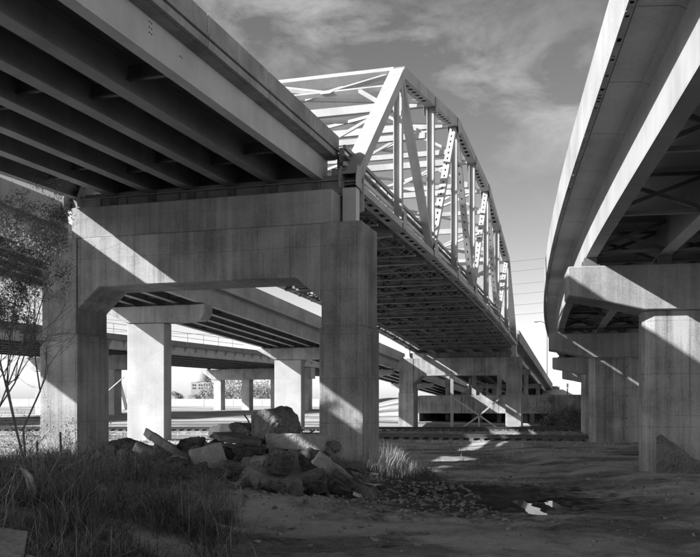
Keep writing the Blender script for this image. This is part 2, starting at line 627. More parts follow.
for k in range(7):
    t = -9.9 - 1.675 * k
    MB().box(B, 29.3, 29.75, t - .16, t + .16, 7.565, az(29.5) - .004).build('bearing', 'steel_dark', app)


# ---- bents of the truss bridge
def make_bent(name, sf, dz, base, upper, label, group=None):
    """haunched portal of concrete; sf = front face, dz = height offset"""
    top = 6.37 + dz
    r = thing(name, label, 'pier', B(sf + 1, -14.3, base), group)
    TL, TR = -20.73, -7.87
    D = 2.1
    # legs
    for (a_, b_) in ((TL, TL + 1.55), (TR - 1.47, TR)):
        lg = MB().box(B, sf, sf + D, a_, b_, 2.74 + dz, top).build('leg', 'concrete_bent', r, bevel=.03)
        MB().box(B, sf - .03, sf + D + .03, a_ - .07, b_ + .07, base - .6, 2.71 + dz).build('leg_base', 'concrete_bent', r, bevel=.03)
        MB().box(B, sf + .02, sf + D - .02, a_ + .02, b_ - .02, 2.70 + dz, 2.75 + dz).build('pour_joint', 'concrete_dark', lg)
    # cross beam with haunches
    t0, t1 = TL + 1.553, TR - 1.473
    poly = [(t0, top - .003), (t0, 3.65 + dz), (t0 + .95, 4.5 + dz), (t1 - .95, 4.5 + dz), (t1, 3.65 + dz), (t1, top - .003)]
    g = MB()
    g.prism([B(sf + .04, t, z) for t, z in poly], B(D - .08, 0, -2.2) - B(0, 0, -2.2))
    g.build('cross_beam', 'concrete_bent', r, bevel=.03)
    if upper == 'near':
        MB().box(B, sf + .1, sf + 1.745, -19.47, -8.98, top + .002, 7.56 + dz).build('bearing_beam', 'concrete_cap', r, bevel=.02)
        MB().box(B, sf + 1.75, sf + 2.0, -17.6, -9.1, top + .002, 8.2 + dz).build('back_wall', 'concrete_dark', r)
    elif upper == 'far':
        MB().box(B, sf + 1.1, sf + D - .1, -19.8, -8.6, top + .002, 7.0 + dz).build('bearing_beam', 'concrete_bent', r, bevel=.02)
    return r


near_bent = make_bent('concrete_bent', 28.2, 0, -2.4, 'near', 'nearest two-legged concrete portal under the girder span, crossed by a diagonal strip of sunlight')
FZ = -1.38
make_bent('concrete_bent', 89.2, FZ, -2.75, 'far', 'far concrete portal under the other end of the truss, with sunlit stripes on its legs')
make_bent('concrete_bent', 0.5, -.95, -2.4, 'near', 'concrete portal behind the viewer carrying the girder span')

# ------------------------------------------------------------------ 2. truss bridge
DS = 7.61
SB = 29.37
TRt, TLt = -8.63, -20.03


def zb(s):
    if s < 43:
        return 7.8
    if s < 90.25:
        return 7.8 - .0007 * (s - 43) ** 2
    return zb(90.249) - .062 * (s - 90.25)


topz = {0: 14.8, 1: 16.1, 2: 17.4, 3: 17.22, 4: 17.0, 5: 15.45, 6: 13.9}
tr = thing('truss_bridge', 'pale painted steel through-truss bridge with a humped top chord and perforated members', 'bridge', B(60, -14.3, -2.2))


def node(n, t, top=False):
    s = SB + (n + 1) * DS
    return B(s, t, topz[n]) if top else B(s, t, zb(s) + .25)


YT = Vector((CS, -SN, 0))                  # transverse unit (to the right)


def plate_box(p, q, w, d, mat, name, parent, perf=(), pitch=.62, hole=.34, solid_ends=.5, edge=.27):
    """box member; w across the bridge, d in the truss plane; perf: sides ('a','b') cut with hand holes"""
    p, q = Vector(p), Vector(q)
    dd = (q - p)
    Ln = dd.length
    dd.normalize()
    side = YT
    up = side.cross(dd).normalized()
    th = .025
    g = MB()

    def F(s, t, z):
        return p + dd * s + side * t + up * z
    g.box(F, 0, Ln, -w / 2, -w / 2 + th, -d / 2, d / 2)
    g.box(F, 0, Ln, w / 2 - th, w / 2, -d / 2, d / 2)
    for key, z0 in (('a', -d / 2), ('b', d / 2 - th)):
        if key in perf:
            e = w * edge
            g.box(F, 0, Ln, -w / 2 + th, -w / 2 + th + e, z0 + .003, z0 + th)
            g.box(F, 0, Ln, w / 2 - th - e, w / 2 - th, z0 + .003, z0 + th)
            s = solid_ends
            g.box(F, 0, s, -w / 2 + th + e, w / 2 - th - e, z0 + .003, z0 + th)
            while s + pitch < Ln - solid_ends:
                g.box(F, s + hole, s + pitch, -w / 2 + th + e, w / 2 - th - e, z0 + .003, z0 + th)
                s += pitch
            g.box(F, s, Ln, -w / 2 + th + e, w / 2 - th - e, z0 + .003, z0 + th)
        else:
            g.box(F, 0, Ln, -w / 2 + th, w / 2 - th, z0, z0 + th)
    return g.build(name, mat, parent)


def lattice(p, q, w, d, mat, name, parent, pitch=.5, up=Vector((0, 0, 1)), bar=.06):
    """two flange bars joined by zigzag lacing"""
    p, q = Vector(p), Vector(q)
    dd = (q - p)
    Ln = dd.length
    dd.normalize()
    g = MB()
    o = up * (d / 2)
    g.bar(p + o, q + o, w, bar, up)
    g.bar(p - o, q - o, w, bar, up)
    n = max(2, int(Ln / pitch))
    o2 = up * (d / 2 - bar / 2)
    for i in range(n):
        a_ = p + dd * (Ln * i / n)
        b_ = p + dd * (Ln * (i + 1) / n)
        g.bar(a_ + o2, b_ - o2, .04, .05, up)
        g.bar(a_ - o2, b_ + o2, .03, .05, up)
    return g.build(name, mat, parent)


PW = 'paint_pale'
for t in (TRt, TLt):
    # chords
    for n in range(-1, 7):
        plate_box(node(n, t) - Vector((0, 0, .11)), node(n + 1, t) - Vector((0, 0, .11)), .56, .28, PW, 'bottom_chord', tr, perf='a', pitch=.95, hole=.5, solid_ends=.6)
    for n in range(0, 6):
        plate_box(node(n, t, 1), node(n + 1, t, 1), .60, .52, PW, 'top_chord', tr, perf='a', pitch=.8, hole=.42, solid_ends=.7)
    # end posts: closed boxes with a wide cover plate
    for a_, b_ in ((-1, 0), (7, 6)):
        p, q = node(a_, t) + Vector((0, 0, .1)), node(b_, t, 1)
        plate_box(p, q, .62, .46, PW, 'end_post', tr, perf='a' if a_ == 7 else '')
    for n in range(0, 7):
        p, q = node(n, t) + Vector((0, 0, .2)), node(n, t, 1) - Vector((0, 0, .2))
        g = MB()
        ax_ = Vector((SN, CS, 0))
        g.bar(p, q, .34, .02, ax_)
        for sg in (-1, 1):
            off = YT * (.175 * sg)
            g.bar(p + off, q + off, .03, .36, ax_)
        g.build('vertical_post', PW, tr)
    for a_, b_, pf in ((0, 1, ''), (2, 1, 'ab'), (2, 3, 'ab'), (4, 3, 'ab'), (4, 5, 'ab'), (6, 5, 'ab')):
        plate_box(node(a_, t, 1), node(b_, t), .38 if pf else .40, .30, PW, 'diagonal', tr, perf=pf, pitch=.56, hole=.20, solid_ends=.9, edge=.33 if pf else .27)
    # gusset plates at the joints
    for n in range(-1, 8):
        for sg in (-1, 1):
            c = node(n, t)
            hw = .62 if n in (1, 3, 5) else .36
            off = YT * (.305 * sg)
            ax = Vector((SN, CS, 0))
            pl = [(-hw, -.24), (hw, -.24), (hw, .1), (hw * .45, .55), (-hw * .45, .55), (-hw, .1)]
            g = MB()
            g.prism([c + off + ax * a_ + Vector((0, 0, b_)) for a_, b_ in pl], YT * .02 * sg)
            g.build('gusset_plate', PW, tr)
            if 1 <= n <= 5:
                c = node(n, t, 1)
                off = YT * (.325 * sg)
                hw = .7 if n in (0, 2, 4, 6) else .35
                pl = [(-hw, .2), (hw, .2), (hw, -.2), (hw * .5, -.75), (-hw * .5, -.75), (-hw, -.2)]
                sl = (topz[min(n + 1, 6)] - topz[max(n - 1, 0)]) / ((min(n + 1, 6) - max(n - 1, 0)) * DS)
                if n in (0, 6):
                    sl *= .5
                g = MB()
                g.prism([c + off + ax * a_ + Vector((0, 0, b_ * .9 + sl * a_)) for a_, b_ in pl], YT * .015 * sg)
                g.build('gusset_plate', PW, tr)

# top bracing: struts, sway frames, laterals
for n in range(0, 7):
    zc = topz[n]
    s = SB + (n + 1) * DS
    if n in (0, 6):
        continue
    MB().bar(B(s, TRt - .3, zc - .02), B(s, TLt + .3, zc - .02), .34, .42).build('top_strut', PW, tr)
    MB().bar(B(s, TRt - .3, zc - 1.75), B(s, TLt + .3, zc - 1.75), .26, .3).build('sway_strut', PW, tr)
    m_ = (TRt + TLt) / 2
    for a_, b_ in (((TRt - .3, zc - 1.65), (m_ + 2.9, zc - .3)), ((m_ + 2.9, zc - .3), (m_, zc - 1.65)), ((m_, zc - 1.65), (m_ - 2.9, zc - .3)), ((m_ - 2.9, zc - .3), (TLt + .3, zc - 1.65))):
        MB().bar(B(s, *a_), B(s, *b_), .14, .16).build('sway_brace', PW, tr)
for n in range(0, 6):
    a_, b_ = SB + (n + 1) * DS, SB + (n + 2) * DS
    za, zc = topz[n] + .05, topz[n + 1] + .05
    m_ = (TRt + TLt) / 2
    for (p, q) in (((a_, TRt - .3, za), (b_, TLt + .3, zc)), ((a_, TLt + .3, za), (b_, TRt - .3, zc))):
        MB().bar(B(*p), B(*q), .17, .16).build('top_lateral', PW, tr)
# portals in the plane of the end posts
for (n0, n1) in ((-1, 0), (7, 6)):
    bR, tR = node(n0, TRt), node(n1, TRt, 1)
    dn = (bR - tR).normalized()
    cR, cL = tR, node(n1, TLt, 1)
    across = (cL - cR).normalized()
    nrm = across.cross(dn).normalized()
    W_ = (cL - cR).length
    MB().bar(cR + across * .2, cL - across * .2, .42, .46, nrm).build('portal_strut', PW, tr)
    lo = dn * 1.55
    MB().bar(cR + lo + across * .3, cL + lo - across * .3, .16, .2, nrm).build('portal_strut', PW, tr)
    q = [cR + across * .5 + dn * .2, cR + across * W_ * .26 + lo, cR + across * W_ * .5 + dn * .2, cR + across * W_ * .74 + lo, cL - across * .5 + dn * .2]
    for i in range(4):
        MB().bar(q[i], q[i + 1], .16, .18, nrm).build('portal_brace', PW, tr)
    for i in (1, 2, 3):
        g = MB()
        w_ = .42
        c = q[i]
        g.prism([c - across * w_ - dn * .1 + nrm * .1, c + across * w_ - dn * .1 + nrm * .1, c + across * w_ * .5 + dn * .25 + nrm * .1, c - across * w_ * .5 + dn * .25 + nrm * .1], nrm * .02)
        g.build('portal_gusset', PW, tr)
    # knee brackets
    for sg, cc in ((1, cR), (-1, cL)):
        MB().bar(cc + dn * 3.1 + across * .3 * sg, cc + lo + across * 1.5 * sg, .12, .14, nrm).build('knee_brace', PW, tr)

# floor system
for n in range(-1, 8):
    s = SB + (n + 1) * DS
    z = zb(s)
    g = MB()
    ibeam(g, lambda a_, b_, c_: B(s + b_, a_, c_), TLt + .29, TRt - .29, 0, z - .28, .62, fw=.34, tf=.04)
    for k in range(9):
        tt = TLt + 1.2 + k * 1.13
        g.box(B, s - .13, s + .13, tt, tt + .02, z - .24, z + .29)
    g.build('floor_beam', 'paint_dull', tr)
    if n < 7:
        for f in (1 / 3, 2 / 3):
            s_ = s + DS * f
            zz = zb(s_)
            lattice(B(s_, TLt + .29, zz - .06), B(s_, TRt - .29, zz - .06), .14, .42, 'paint_dull', 'lattice_strut', tr, pitch=.48)
        s2 = s + DS
        for (ta, tb) in ((TLt + .3, TRt - .3), (TRt - .3, TLt + .3)):
            MB().bar(B(s, ta, z - .2), B(s2, tb, zb(s2) - .2), .18, .09).build('bottom_lateral', 'steel_dark', tr)
        for k in range(7):
            tt = TLt + 1.5 + k * 1.4
            g = MB()
            ibeam(g, B, s + .02, s2 - .02, tt, z - .02, .37, zb(s2) - .02, fw=.2)
            g.build('stringer', 'steel_dark', tr)
        MB().box(B, s, s2 - .02, TLt + .45, TRt - .38, z + .36, z + .52, zb(s2) + .36, zb(s2) + .52).build('deck_slab', 'slab', tr)
        for tt, sg in ((TRt - .22, 1), (TLt + .22, -1)):
            # steel barrier: curb channel, panels between posts, two rails
            g = MB()
            g.box(B, s, s2 - .03, tt - .10, tt + .02, z + .53, z + .72, zb(s2) + .53, zb(s2) + .72)
            g.build('curb', 'steel_dark', tr)
            for h_, w_, m_ in ((.92, .15, 'paint_grey'), (1.22, .06, 'paint_dull'), (1.52, .15, 'paint_dull')):
                MB().bar(B(s, tt, z + h_), B(s2 - .03, tt, zb(s2) + h_), .1, w_).build('guard_rail', m_, tr)
            for k in range(4):
                s_ = s + DS * (k + .5) / 4
                MB().box(B, s_ - .08, s_ + .08, tt - .16, tt - .051, zb(s_) + .54, zb(s_) + 1.45).build('rail_post', 'paint_dull', tr)
            MB().box(B, s, s2 - .03, tt - .20, tt - .165, z + .98, z + 1.42, zb(s2) + .98, zb(s2) + 1.42).build('barrier_panel', 'steel_dark', tr)
# end bearings and end columns at the near bent
for t in (TRt, TLt):
    g = MB()
    g.box(B, 29.25, 29.72, t - .25, t + .25, 6.55, 7.80)
    g.box(B, 29.1, 29.85, t - .36, t + .36, 6.375, 6.55)
    g.build('bearing_post', 'paint_grey', tr)
    g = MB()
    g.box(B, 90.05, 90.5, t - .25, t + .25, 5.0 + .2, zb(90) - .01)
    g.box(B, 89.9, 90.7, t - .36, t + .36, 4.995, 5.2)
    g.build('bearing_post', 'paint_grey', tr)
g = MB()
g.box(B, 30.02, 30.06, -9.55, -8.3, 7.1, 8.75)
for tt in (-9.5, -9.2, -8.9, -8.6):
    g.box(B, 29.98, 30.02, tt, tt + .03, 7.1, 8.75)
g.build('end_plate', 'paint_grey', tr)
MB().box(B, 30.0, 30.25, -9.32, -9.10, 8.755, 9.5).build('end_post_block', 'parapet', tr)

# ------------------------------------------------------------------ 3. bridge beyond the truss, running down to grade
far = thing('far_approach', 'descending concrete and girder span beyond the far end of the truss', 'bridge', B(120, -14, -2.2))
sA, sB_ = 90.6, 156
for k in range(6):
    t = -9.2 - k * 2.1
    g = MB()
    s = sA
    while s < sB_:
        e = min(s + 11, sB_)
        ibeam(g, B, s, e, t, zb(s) - .25, .75, zb(e) - .25, fw=.35)
        s = e
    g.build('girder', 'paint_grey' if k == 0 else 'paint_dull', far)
s = sA
while s < sB_:
    e = min(s + 8, sB_)
    MB().box(B, s, e, -20.6, -8.3, zb(s) + .5, zb(s) + .72, zb(e) + .5, zb(e) + .72).build('deck_slab', 'concrete_cap', far)
    MB().box(B, s, e - .03, -8.35, -8.12, zb(s) + .46, zb(s) + 1.65, zb(e) + .46, zb(e) + 1.65).build('parapet_panel', 'parapet', far)
    MB().box(B, s, e - .03, -20.8, -20.58, zb(s) + .46, zb(s) + 1.65, zb(e) + .46, zb(e) + 1.65).build('parapet_panel', 'parapet', far)
    s = e
for s in (112.0, 134.0):
    g = thing('pile_bent', 'slim column bent under the descending span, ' + ('just behind the low overpass' if s < 120 else 'farther of two, near the ground'), 'pier', B(s, -14.3, -2.4))
    zt = zb(s) - .26
    MB().box(B, s - .4, s + .4, -20.2, -8.6, zt - .7, zt).build('cap', 'concrete', g)
    for t in (-19.4, -15.9, -12.6, -9.2):
        MB().box(B, s - .28, s + .28, t - .28, t + .28, -2.8, zt - .7).build('column', 'concrete', g)
MB().box(B, 156, 158, -22, -7, -2.6, zb(156) + 1.2).build('abutment', 'concrete', far)

# ------------------------------------------------------------------ 4. curving ramp that passes behind the near bent
rp = thing('exit_ramp', 'narrow descending girder ramp with a concrete parapet passing behind the nearest portal', 'bridge', B(50, -26.5, -2.2))


def rz(s):
    return 6.24 - .0395 * (s - 47.3)


r0, r1 = -40.0, 168.0
for k in range(5):
    t = -23.45 - k * 1.52
    g = MB()
    if k == 0:
        g.box(B, r0, r1, t - .17, t + .15, rz(r0), rz(r0) + .04, rz(r1), rz(r1) + .04)
        g.box(B, r0, r1, t + .12, t + .15, rz(r0) + .04, rz(r0) + 1.15, rz(r1) + .04, rz(r1) + 1.15)
    else:
        ibeam(g, B, r0, r1, t, rz(r0), 1.15, rz(r1), fw=.36)
    go = g.build('girder', 'concrete_ramp' if k == 0 else 'paint_dull', rp)
    if k == 0:
        ramp_fascia = go
for s in np.arange(-38, 160, 7.0):
    for k in range(4):
        t = -23.45 - k * 1.52
        MB().box(B, s, s + .1, t - 1.5, t - .03, rz(s) + .2, rz(s) + .9).build('cross_brace', 'steel_dark', rp)
for s in np.arange(2, 160, 6.2):
    MB().box(B, s, s + .03, -23.30, -23.27, rz(s) + .02, rz(s) + 1.14).build('stiffener', 'concrete_ramp', ramp_fascia)
s = r0
while s < r1 - .1:
    e = min(s + 8.0, r1)
    a_, b_ = rz(s), rz(e - .03)
    MB().box(B, s, e, -30.1, -22.98, a_ + 1.153, a_ + 1.4, b_ + 1.153, b_ + 1.4).build('deck_slab', 'slab', rp)
    g = MB()
    g.box(B, s, e - .03, -22.977, -22.90, a_ + 1.13, a_ + 1.42, b_ + 1.13, b_ + 1.42)
    ph, pk = (1.98, 1.98) if s < 20 else (1.98, 2.2) if s < 28 else (2.2, 2.2)  # panels out of view are lowered to widen the sun strip on the bent
    g.box(B, s, e - .03, -23.2, -22.94, a_ + 1.422, a_ + ph, b_ + 1.422, b_ + pk)
    g.build('parapet_panel', 'concrete_ramp', rp, bevel=.015)
    g = MB()
    g.box(B, s, e - .03, -30.35, -30.103, a_ + 1.1, a_ + 2.25, b_ + 1.1, b_ + 2.25)
    g.build('parapet_panel', 'parapet_pale', rp)
    s = e

pier_lab = {17.6: 'white hammerhead pier of the ramp, nearest one, left of the near portal', 47.4: 'tall white hammerhead pier framed in the left of the portal opening',
            72.4: 'white hammerhead pier between the rock pile and the right leg of the portal', 97.4: 'hammerhead pier of the ramp half hidden behind the right leg, third along',
            122.4: 'short hammerhead pier of the ramp just before the low overpass', -2.6: 'hammerhead pier of the ramp behind the viewer'}
for s, lab in pier_lab.items():
    zt = rz(s) - .12
    p_ = thing('ramp_pier', lab, 'pier', B(s, -27, -2.3), 'white hammerhead piers of the ramp')
    g = MB()
    poly = [(-30.0, zt), (-30.0, zt - .14), (-28.30, zt - 1.02), (-25.2, zt - 1.05), (-23.25, zt - .95), (-22.95, zt - .55), (-22.95, zt)]
    if s > 90:
        poly = [(-29.6, zt), (-29.6, zt - .3), (-28.3, zt - .8), (-25.6, zt - .8), (-23.3, zt - .5), (-23.3, zt)]
    off = B(1.1, 0, 0) - B(0, 0, 0)
    g.prism([B(s - .55, t, z) for t, z in poly], off)
    g.build('pier_cap', 'concrete_cap', p_, bevel=.03)
    zg = gz(*B(s, -27, 0).xy, False)
    MB().box(B, s - .47, s + .47, -28.30, -25.70, zg - .6, zt - (1.06 if s < 90 else .81)).build('pier_shaft', 'concrete_pale', p_, bevel=.05)
    for k in range(5):
        t = -23.45 - k * 1.52
        MB().box(B, s - .2, s + .2, t - .15, t + .12, zt + .003, rz(s) - .003).build('bearing', 'steel_dark', p_)

# ------------------------------------------------------------------ 5. curved overpass at the right
K9 = math.atan(.1706)


def cv(y):
    x = .1706 * y
    dx = .1706
    if y > 20:
        x += .0009 * (y - 20) ** 2
        dx += .0018 * (y - 20)
    return x, dx


KQ = .90                                    # size of the curved overpass against its first estimate


def Q(y, d, z):
    x, dx = cv(y)
    n = math.hypot(1, dx)
    return Vector(((x + d / n) * KQ, (y - d * dx / n) * KQ, z * KQ + H))


def qz(y):
    return -.0095 * max(0, y - 28)


cb = thing('curved_overpass', 'curving overpass at the right with a bright white fascia girder and deep concrete overhang', 'bridge', Q(25, 8, -2.2))
yv = list(np.arange(-36, 140.1, 2.0))


def sweep(prof, ya, yb, step=2.0):
    """closed profile [(d,z)...] swept along the curve"""
    ysx = [ya]
    while ysx[-1] + step < yb - .01:
        ysx.append(ysx[-1] + step)
    ysx.append(yb)
    g = MB()
    n = len(prof)
    vs = [Q(y, d, z + qz(y)) for y in ysx for d, z in prof]
    fs = [tuple(range(n)), tuple((len(ysx) - 1) * n + k for k in range(n))]
    for i in range(len(ysx) - 1):
        for k in range(n):
            k2 = (k + 1) % n
            fs.append((i * n + k, i * n + k2, (i + 1) * n + k2, (i + 1) * n + k))
    g.add(vs, fs)
    return g


def rect(d0, d1, z0, z1):
    return [(d0, z0), (d1, z0), (d1, z1), (d0, z1)]


# overhanging deck poured in strips, each with its own joint
rr_ = random.Random(3)
y = -36.0
while y < 139:
    e = min(y + 3.1, 140)
    o = sweep([(2.16, 6.2), (2.78, 6.17), (2.92, 6.1), (14.3, 6.1), (14.3, 6.4), (2.16, 6.4)], y, e - .03).build('deck_strip', 'soffit', cb)
    y = e
y = -36.0
while y < 139:
    e = min(y + 6.2, 140)
    g = sweep([(2.0, 6.14), (2.10, 6.14), (2.12, 6.18), (2.14, 6.18), (2.15, 7.2), (2.0, 7.2)], y, e - .02)
    g.build('parapet_panel', 'parapet_pale', cb)
    sweep(rect(14.31, 14.5, 6.1, 7.2), y, e - .02).build('parapet_panel', 'parapet_pale', cb)
    y = e
# ragged drip edge of mortar under the parapet
g = MB()
for i in range(420):
    yy = -5 + i * .17 + rr_.random() * .12
    h_ = rr_.random() ** 4 * .07 * max(0, math.sin(yy * .7 + math.sin(yy * .23) * 2)) + .004
    ln = .06 + rr_.random() * .2
    g.box(Q, yy, yy + ln, 2.03, 2.09, 6.14 - h_, 6.145)
o = g.build('drip_edge', 'parapet_pale', cb)
o['kind'] = 'stuff'
spans = [(-20.0, 4.95), (5.0, 29.2), (29.25, 52.95), (53.0, 74.95), (75.0, 97.0), (97.05, 120)]
for (ya, yb) in spans:
    g = sweep(rect(2.90, 2.93, 4.93, 6.08), ya, yb)
    h = sweep(rect(2.90, 3.26, 4.89, 4.927), ya, yb)
    g.add(h.v, h.f)
    o = g.build('girder', 'paint_white', cb)
    o['label'] = 'white painted fascia girder'
    white_girder = o
    for d in (5.4, 7.9, 10.4, 12.9):
        g = sweep(rect(d - .2, d + .2, 4.89, 4.925), ya, yb)
        h = sweep(rect(d - .012, d + .012, 4.925, 6.09), ya, yb)
        g.add(h.v, h.f)
        g.build('girder', 'paint_grey', cb)
    y = ya + 1.0
    while y < yb:
        for d in (2.92, 5.4, 7.9, 10.4):
            g = MB()
            zq = qz(y)
            g.bar(Q(y, d + .02, 5.0 + zq), Q(y, d + 2.45, 5.0 + zq), .1, .09)
            g.bar(Q(y, d + .02, 5.98 + zq), Q(y, d + 2.45, 5.98 + zq), .09, .09)
            g.bar(Q(y, d + .02, 5.05 + zq), Q(y, d + 2.45, 5.93 + zq), .08, .09)
            g.bar(Q(y + .05, d + .02, 5.93 + zq), Q(y + .05, d + 2.45, 5.05 + zq), .08, .09)
            g.build('cross_frame', 'paint_dull', cb)
        y += 5.6
    for yy in np.arange(ya + .4, yb, 2.8):
        MB().box(Q, yy, yy + .02, 2.93, 3.2, 4.93 + qz(yy), 6.05 + qz(yy)).build('stiffener', 'paint_grey', white_girder)

plab = {29.2: 'massive right-hand pier with a wide cap and dark tar stain at its foot', 53.0: 'second grey pier under the curved overpass, with tie holes in its face',
        75.0: 'third pier of the curved overpass, only its cap end showing past the second', 97.0: 'fourth pier of the curved overpass farther back', 5.0: 'pier of the curved overpass beside the viewer'}
for y, lab in plab.items():
    p_ = thing('overpass_pier', lab, 'pier', Q(y, 7.9, -2.4), 'piers under the curved overpass')
    zq = qz(y)
    zt = 4.55 + zq
    yf = y - .9
    poly = [(2.3, zt), (2.3, zt - .95), (3.4, zt - 1.15), (4.75, zt - 1.47), (11.05, zt - 1.47), (13.5, zt - .95), (13.5, zt)]
    _, dx = cv(y)
    n = math.hypot(1, dx)
    off = Vector((dx / n, 1 / n, 0)) * 1.7
    g = MB()
    base_pts = []
    for d, z in poly:
        q_ = Q(y, d, z)
        base_pts.append(q_ - off / 2)
    g.prism(base_pts, off)
    g.build('pier_cap', 'concrete_cap', p_, bevel=.03)
    # shaft with chamfered corners
    ax = off.normalized()
    hd = .65
    ch = .34
    pr = [(4.7, -hd + ch), (4.7 + ch, -hd), (11.1 - ch, -hd), (11.1, -hd + ch), (11.1, hd - ch), (11.1 - ch, hd), (4.7 + ch, hd), (4.7, hd - ch)]
    g = MB()
    g.prism([Q(y, d, -2.9) + ax * a_ for d, a_ in pr], Vector((0, 0, (zt - 1.473 + 2.9) * KQ)))
    shaft = g.build('pier_shaft', 'concrete', p_, bevel=.015)
    # form joints and tie holes pressed in the face
    g = MB()
    for zz in (0.55, -.35):
        if y > 60:
            continue
        g.hexa(*[[Q(y, d, z2) + ax * (-hd - k) for d, z2 in ((4.95 + ch, zz), (10.7, zz), (10.7, zz + .02), (4.95 + ch, zz + .02))] for k in (.001, .006)])
    if y < 60:
        g.build('form_joint', 'concrete_dark', shaft)
        for zz in (2.3, 1.7, .55, -.1, -.8, -1.35):
            for d in (6.6, 6.85):
                c = Q(y, d, zz) + ax * (-hd)
                g = MB()
                seg = 10
                ring = [c + Vector((math.cos(2 * math.pi * k / seg) * .055, 0, math.sin(2 * math.pi * k / seg) * .055)) - ax * .004 for k in range(seg)]
                g.prism(ring, ax * .003)
                g.build('tie_hole', 'steel_dark', shaft)
    for d in (3.05, 5.4, 7.9, 10.4, 12.9):
        for o_ in (-.35, .35):
            c = Q(y, d, 0) + ax * o_
            g = MB()
            F_ = lambda a_, b_, z_: Q(y, d + b_, z_) + ax * (o_ + a_)
            g.box(F_, -.16, .16, -.2, .2, zt + .003, 4.885 + zq)
            g.box(F_, -.25, .25, -.3, .3, zt + .002, zt + .08)
            g.build('bearing', 'steel_dark', p_)
    if abs(y - 29.2) < .1:
        # tar splashed over the foot of the pier
        top = []
        for i in range(33):
            d = 4.7 + ch + .05 + i * .13
            base_h = -1.04 - .78 * max(0, d - 5.35)
            top.append((d, max(base_h, -2.25) + .12 * noise.noise(Vector((i * .45, 5, 0))) + .07 * rr_.random()))
        pts = [(4.7 + ch + .05, -2.4)] + top + [(top[-1][0], -2.4)]
        g = MB()
        g.prism([Q(y, d, z) + ax * (-hd - .004) for d, z in pts], ax * -.003)
        g.build('tar_stain', material('tar', .05, .22, 1.6, .85, fine=18, bump=.5, spots=.4, grain=.2), shaft)

# ------------------------------------------------------------------ 6. overpass crossing in the left background
OU = Vector((.45, 1, 0)).normalized()
ON = Vector((OU.y, -OU.x, 0))              # toward the viewer's right
O0 = Vector((-15.8, 78.9, 0))


def OB(a_, b_, z):
    return (O0 + OU * a_ + ON * b_) * 1.8 + Vector((0, 0, z * 1.8 + H))


bo = thing('background_overpass', 'steel girder overpass with pipe railing crossing behind the white ramp piers', 'bridge', OB(0, -7, -1.5))
for a0_ in np.arange(-60, 60, 10.0):
    MB().box(OB, a0_, a0_ + 9.98, -14.3, .35, 5.45, 5.62).build('deck_slab', 'slab', bo)
    MB().box(OB, a0_, a0_ + 9.97, .353, .60, 5.38, 5.85).build('shade_edge_beam', 'steel_dark', bo)  # deck edge; its dark tone paints in the shadow of the overhang
for k in range(7):
    g = MB()
    ibeam(g, OB, -60, 60, -k * 2.3, 4.6, .84, fw=.3)
    g.build('girder', 'paint_pale' if k == 0 else 'steel_dark', bo)
for a0_ in np.arange(-50, 50, 1.75):
    g = MB()
    g.prism([OB(a0_, .02, 5.4), OB(a0_, .34, 5.4), OB(a0_, .02, 4.85)], OU * .05)
    g.build('bracket', 'paint_grey', bo)
for h_ in (6.25, 6.7, 6.1):
    if h_ != 6.1:
        MB().bar(OB(-55, .45, h_), OB(10.5, .45, h_), .06, .06).build('hand_rail', 'steel_dark', bo)
for a0_ in np.arange(-54, 10.6, 2.6):
    MB().bar(OB(a0_, .45, 5.851), OB(a0_, .45, 6.7), .06, .06, OU).build('rail_post', 'steel_dark', bo)
for a0_, lab in ((25.5, 'low two-column concrete bent under the background overpass, right of the domed building'), (-4.5, 'concrete bent of the background overpass mostly hidden by the nearest leg'), (-34, 'bent of the background overpass farther left')):
    p_ = thing('overpass_bent', lab, 'pier', OB(a0_, -7, -1.5), 'bents of the background overpass')
    poly = [(-14.6, 4.45), (-14.6, 4.25), (-12.9, 3.15), (1.0, 3.15), (1.0, 4.45)]
    g = MB()
    g.prism([OB(a0_ - .6, b_, z) for b_, z in poly], OU * 2.16)
    g.build('pier_cap', 'concrete_cap', p_, bevel=.04)
    for b_ in (-12.2, -8.1, -4.0, .1):
        c = OB(a0_, b_, 0)
        MB().box(OB, a0_ - .5, a0_ + .5, b_ - .55, b_ + .55, (gz(c.x, c.y, False) - .8) / 1.8, 3.15).build('column', 'concrete_pale', p_, bevel=.05)
    for k in range(7):
        MB().box(OB, a0_ - .2, a0_ + .2, -k * 2.3 - .14, -k * 2.3 + .14, 4.452, 4.597).build('bearing', 'steel_dark', p_)

# ------------------------------------------------------------------ 7. low overpass and embankment wall beyond the far bent
lo_ = thing('low_overpass', 'low concrete crossing with a deep dark opening beneath, behind the far portal', 'bridge', B(112, -10, -2.6))
for i, t in enumerate(np.arange(-22, 3.4, 5.0)):
    MB().box(B, 106, 106.35, t, min(t + 4.97, 3.8), -1.05, 1.2).build('wall_panel', 'concrete', lo_, bevel=.02)
MB().box(B, 106.36, 122, -22, 3.8, -1.0, -.5).build('deck_slab', 'concrete', lo_)
MB().box(B, 106.1, 122, -24.5, -22.05, -3.2, 1.15).build('abutment', 'concrete', lo_)
MB().box(B, 106.1, 122, 1.1, 3.85, -3.2, -1.06).build('abutment', 'concrete', lo_)
MB().box(B, 121.5, 122, -22, 3.8, -3.2, -1.01).build('back_wall', 'concrete_dark', lo_)  # added to keep the opening under the deck dark
for t in (-15, -8.5, -3.5):
    MB().box(B, 109, 109.5, t, t + .6, -3.2, -1.005).build('column', 'concrete', lo_)

